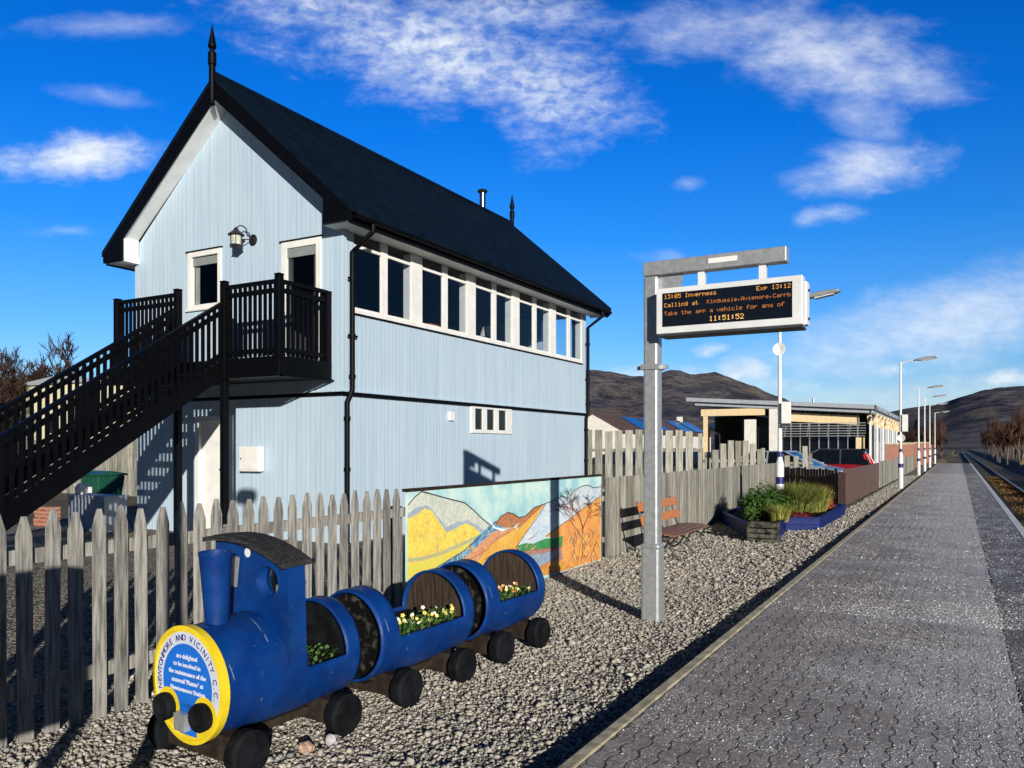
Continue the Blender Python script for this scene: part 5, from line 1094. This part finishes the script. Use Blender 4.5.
# ================================================================ CARS
def car(label, paint, loc, rz_, estate=False):
    t = thing('parked_car', label, 'car', (0, 0, 0), 'cars parked behind the brown fence')
    L = 4.3; H = 1.5 if estate else 1.44; W = 1.74
    if estate: sec = [(-2.15, .45, .62), (-2.14, .95, .60), (-2.05, 1.02, .66), (-1.75, H-.06, .60), (-1.5, H, .58), (-.1, H, .58), (.25, H-.05, .60), (1.05, .98, .70), (1.95, .82, .66), (2.14, .62, .6), (2.15, .4, .6)]
    else: sec = [(-2.05, .45, .62), (-2.04, .90, .62), (-1.9, 1.0, .66), (-1.45, H-.1, .60), (-1.0, H, .58), (-.1, H, .57), (.3, H-.08, .60), (1.15, .95, .70), (1.85, .80, .66), (2.1, .60, .6), (2.1, .4, .6)]
    b = MB()
    # lower body as lofted section, roof/greenhouse as a second loft
    low = [(-2.15, .45, .70), (-2.17, .70, .80), (-2.05, .95, .83), (-1.2, 1.0, .865), (.2, .98, .87), (1.1, .95, .85), (1.8, .82, .80), (2.1, .68, .74), (2.15, .45, .68)]
    V = []; 
    for x, z, wd in low:
        z = z*.9 if estate else z
        V += [(x, -wd, z-.04), (x, -wd*.94, z), (x, wd*.94, z), (x, wd, z-.04), (x, wd, .28), (x, -wd, .28)]
    n = 6; F = []
    for i in range(len(low)-1):
        for j in range(n): F.append((i*n+j, i*n+(j+1) % n, (i+1)*n+(j+1) % n, (i+1)*n+j))
    F += [tuple(range(n)), tuple((len(low)-1)*n+j for j in range(n))]; b.add(V, F); body = b.build('body', paint, t, bevel=.03)
    x0, x1, x2, x3 = (-2.02, -1.75, -.05, 1.1) if estate else (-1.98, -1.2, 0, 1.15)
    c = MB(); gl = [(x0-.02, .86, .80), (x1, H-.02, .62), (x2, H, .60), (x3, .86, .78)]; V = [(x, -w_, z) for x, z, w_ in gl]+[(x, w_, z) for x, z, w_ in gl]
    c.add(V, [(0, 1, 2, 3), (7, 6, 5, 4), (0, 4, 5, 1), (2, 6, 7, 3)]); c.build('windows', 'glass_dark', t)
    r_ = MB(); r_.add([(x1-.1, -.63, H-.04), (x2+.12, -.61, H-.03), (x2+.12, .61, H-.03), (x1-.1, .63, H-.04), (x1-.05, -.55, H+.03), (x2+.05, -.54, H+.03), (x2+.05, .54, H+.03), (x1-.05, .55, H+.03)], [(0,3,2,1),(4,5,6,7),(0,1,5,4),(1,2,6,5),(2,3,7,6),(3,0,4,7)]); r_.build('roof', 'darkwall' if estate else paint, t, bevel=.02)
    for sy in (-1, 1):
        for (a, bq) in (((x0, .80, .93), (x1, .625, H-.02)), ((x2, .605, H), (x3, .785, .88)), (((x1+x2)/2, .615, H), ((x1+x2)/2, .80, .90))): MB().bar((a[0], sy*(a[1]+.005), a[2]), (bq[0], sy*(bq[1]+.005), bq[2]), .05, .03, up=(0, 1, 0)).build('pillar', 'darkwall' if estate else paint, t)
        MB().bar((-2.08, sy*.70, .78), (-1.80 if estate else -1.98, sy*(.66 if estate else .70), 1.30 if estate else .98), .14, .12, up=(0, 1, 0)).build('tail_lamp', 'tailred', t, bevel=.02)
        MB().bar((2.0, sy*.62, .70), (1.82, sy*.72, .76), .16, .12).build('headlight', 'lens', t, bevel=.02)
        MB().bar((.75, sy*.9, 1.0), (.85, sy*.98, 1.02), .12, .1).build('door_mirror', paint, t, bevel=.02)
        for x in (-1.3, 1.32):
            wh = MB().lathe([(.2, -.1), (.29, -.1), (.32, -.07), (.32, .07), (.29, .1), (.2, .1)], (x, sy*.78, .32), 20, 'Y').build('wheel', 'tyre', t, smooth=True); MB().lathe([(0, -.09), (.2, -.09), (.2, .09), (0, .09)], (x, sy*.78, .32), 16, 'Y').build('rim', 'alloy', wh)
    for x, sg in ((-2.18, -1), (2.16, 1)): MB().box(x-.012, x+.012, -.26, .26, .52, .63).build('number_plate', 'white' if sg > 0 else 'yellowpaint', t)
    t.location = loc; t.rotation_euler = (0, 0, rz_); return t
car('red estate car with tall red tail lamps, its rear towards the brown fence', 'redpaint', (-5.15, 36.2, -.05), PI, True)
car('silver blue hatchback with sloping windscreen left of the red car', 'silverpaint', (-5.15, 29.4, -.05), -.12)
# ================================================================ TREES
def baretree(name, label, h, rn, bark, twig, cat='tree', spread=.5, depth=4, tw=.02, group=None, tn=3, dens=3):
    t = thing(name, label, cat, (0, 0, 0), group); tr_ = MB(); cw = MB()
    def grow(p, d, ln_, r, dep):
        q = p+d*ln_; mid = p+d*ln_*.5+Vector((rn.uniform(-1, 1), rn.uniform(-1, 1), 0))*ln_*.05
        (tr_ if dep >= depth-1 else cw).tube([p, mid, q], [r, r*.85, r*.65], 5 if dep >= depth-1 else 3, cap=False)
        if dep == 0: return
        for i in range(dens+(1 if dep < 3 else 0)):
            f = rn.uniform(.35, 1.); b0 = p+d*ln_*f
            nd = (d*1.0+Vector((rn.uniform(-1, 1), rn.uniform(-1, 1), rn.uniform(-.1, .7)))*spread*1.3).normalized()
            grow(b0, nd, ln_*rn.uniform(.5, .78), max(tw, r*.5), dep-1)
        if dep >= depth-1: grow(q, (d+Vector((rn.uniform(-1, 1), rn.uniform(-1, 1), 0))*.12).normalized(), ln_*.75, max(tw, r*.62), dep-1)
    grow(Vector((0, 0, -.2)), Vector((rn.uniform(-.05, .05), rn.uniform(-.05, .05), 1)).normalized(), h*.36, h*.016, depth)
    tr_.build('trunk', bark, t); cw.build('crown', twig, t); return t
rn = random.Random(11)
birch = [baretree('birch_tree', 'x', 8, random.Random(20+i), 'birchbark', 'twig', spread=.42, depth=5, tw=.024, group='bare birches beyond the track') for i in range(3)]
brown = [baretree('bare_tree', 'x', 8, random.Random(40+i), 'bark', 'twigbrown', spread=.55, depth=5, tw=.02, group='bare trees beyond the yard') for i in range(3)]
# right hand wood beyond the track
used = set()
def put(pool, i, loc, sc, label):
    p_ = pool[i % len(pool)]; key = p_.name
    t = p_ if key not in used else dup(p_)
    used.add(key); t.location = loc; t.rotation_euler = (0, 0, rn.uniform(0, 6.3)); t.scale = (sc*rn.uniform(.85, 1.1),)*2+(sc,); t['label'] = label; return t
for i in range(64):
    Y = 120+150*rn.random(); X = Y*rn.uniform(.020, .075)+rn.uniform(.5, 2.5)
    put(birch, i, (X, Y, -.6), rn.uniform(.70, 1.02), 'bare reddish birch with pale trunk in the wood right of the track')
for i in range(26):
    Y = rn.uniform(130, 240); X = -.012*Y-rn.uniform(.0, 9); put(birch, i, (X, Y, -.9), rn.uniform(.65, .95), 'bare russet birch left of the track beyond the platform end')
# conifers
def conifer(i):
    t = thing('conifer_tree', 'x', 'tree', (0, 0, 0), 'dark conifers beyond the building'); r_ = random.Random(60+i); MB().tube([(0, 0, -.2), (0, 0, 7.5)], [.16, .03], 6).build('trunk', 'bark', t); mb = MB()
    for j in range(1500):
        z = 1+7*r_.random()**1.1; rad = (8.2-z)*.27*r_.uniform(.55, 1.05); a = r_.uniform(0, 2*PI); p_ = Vector((rad*math.cos(a), rad*math.sin(a), z)); o_ = Vector((math.cos(a), math.sin(a), -.35)).normalized()*.32; w_ = Vector((-math.sin(a), math.cos(a), 0))*.12
        mb.add([p_-o_*.6-w_*.4, p_-o_*.6+w_*.4, p_+o_*.5+w_, p_+o_*.9, p_+o_*.5-w_], [(0, 1, 2, 3, 4)])
    mb.build('crown', 'conifer', t); return t
con = [conifer(0), conifer(1)]
for i in range(16): put(con, i, (rn.uniform(-17, -5.5), rn.uniform(105, 150), -.3), rn.uniform(.6, .9), 'dark green conifer behind the far end of the building')
# left wood behind the stair
LT = [(5, 350, 60, .95), (-25, 352, 58, 1.05), (22, 372, 64, .8), (38, 366, 66, .85), (50, 352, 70, 1.05), (66, 346, 72, 1.15), (-60, 350, 60, 1.05), (-12, 372, 55, .8), (80, 372, 75, .8), (100, 380, 76, .8), (-95, 355, 62, 1.), (14, 358, 80, 1.2), (32, 372, 82, 1.), (125, 385, 80, .8)]
for i, (px, py, d, sc) in enumerate(LT):
    r_ = (px-512)/800; x, y = d*(r_*c_-s_), d*(r_*s_+c_); h = EYE+(447-py)*d/800
    put(brown, i, (x, y, -.2), h/7.0, 'bare brown tree in the dark row beyond the stair')
mw = MB(); rq = random.Random(9)
for i in range(9000):
    px = rq.uniform(-200, 110); d = rq.uniform(70, 95); r_ = (px-512)/800; x, y = d*(r_*c_-s_), d*(r_*s_+c_); zt = EYE+(447-378-8*mn.noise(Vector((px*.04, 0, 0)))-6*mn.noise(Vector((px*.15, 3, 0))))*d/800; z = zt*rq.random()**.6; a = rq.uniform(0, 6.3); e = Vector((math.cos(a), math.sin(a), rq.uniform(-.5, 1.5)))*.32; g_ = Vector((-math.sin(a), math.cos(a), rq.uniform(-.5, .5)))*.12; p_ = Vector((x, y, z)); mw.add([p_-e, p_+g_, p_+e, p_-g_], [(0, 1, 2, 3)])
tag(mw.build('distant_wood', 'twigbrown'), 'dark brown leafless wood massed behind the stair on the left', 'wood', kind='stuff')
for i in range(60):
    pass
# out-of-view scrub added along the far side of the track to shade the ground
def scrub(name, label, ctr, rad, n, size, m, seed): 
    t = thing(name, label, 'hedge', ctr); leaves_ = leaves(name, label, ctr, rad, n, size, m, None, seed=seed); leaves_.build('foliage', m, t); return t
for i in range(9):
    Y = 7+i*7.5; scrub('unseen_scrub_bush', 'unseen dark scrub added beyond the rails to shade the ground, bush %s' % ('nearest the camera' if i == 0 else 'further along the bank'), (5.6+rn.uniform(0, .4), Y, -.75), (1.3, 4.4, 1.55), 2600, .12, 'hedge', 80+i)['group'] = 'added scrub along the far bank'
tg = MB(); rg = random.Random(5)
for i in range(2600):
    x = rg.uniform(6.2, 9.5); y = rg.uniform(60, 110); h = rg.uniform(.25, .7); a = rg.uniform(0, 6.3); w_ = .05; tg.add([(x-w_*math.cos(a), y-w_*math.sin(a), -.45), (x+w_*math.cos(a), y+w_*math.sin(a), -.45), (x+rg.uniform(-.2, .2), y+rg.uniform(-.2, .2), -.45+h)], [(0, 1, 2)])
tag(tg.build('dry_grass', 'dry'), 'pale dry grass below the birches beyond the track', 'grass', kind='stuff')
tg = MB()
for i in range(9000):
    y = 6+70*rg.random()**1.5; x = rg.uniform(1.95, 3.0) if rg.random() < .5 else rg.uniform(1.15, 1.65); h = rg.uniform(.03, .13); a = rg.uniform(0, 6.3); w_ = .012+.0006*y; z = -.97+(.05 if x > 1.5 else 0); tg.add([(x-w_*math.cos(a), y-w_*math.sin(a), z), (x+w_*math.cos(a), y+w_*math.sin(a), z), (x+rg.uniform(-.1, .1), y+rg.uniform(-.1, .1), z+h)], [(0, 1, 2)])
M['straw'] = mat('brown_straw', (.16, .10, .045), .9, .4, 6, island=.5, spec=.05)
tag(tg.build('track_weeds', 'straw'), 'thin yellow brown weeds growing between the rails', 'weeds', kind='stuff')
# unused prototypes are all placed; drop any that were not
for p_ in birch+brown+con:
    if p_.name not in used:
        for ch in list(p_.children_recursive): bpy.data.objects.remove(ch)
        bpy.data.objects.remove(p_)
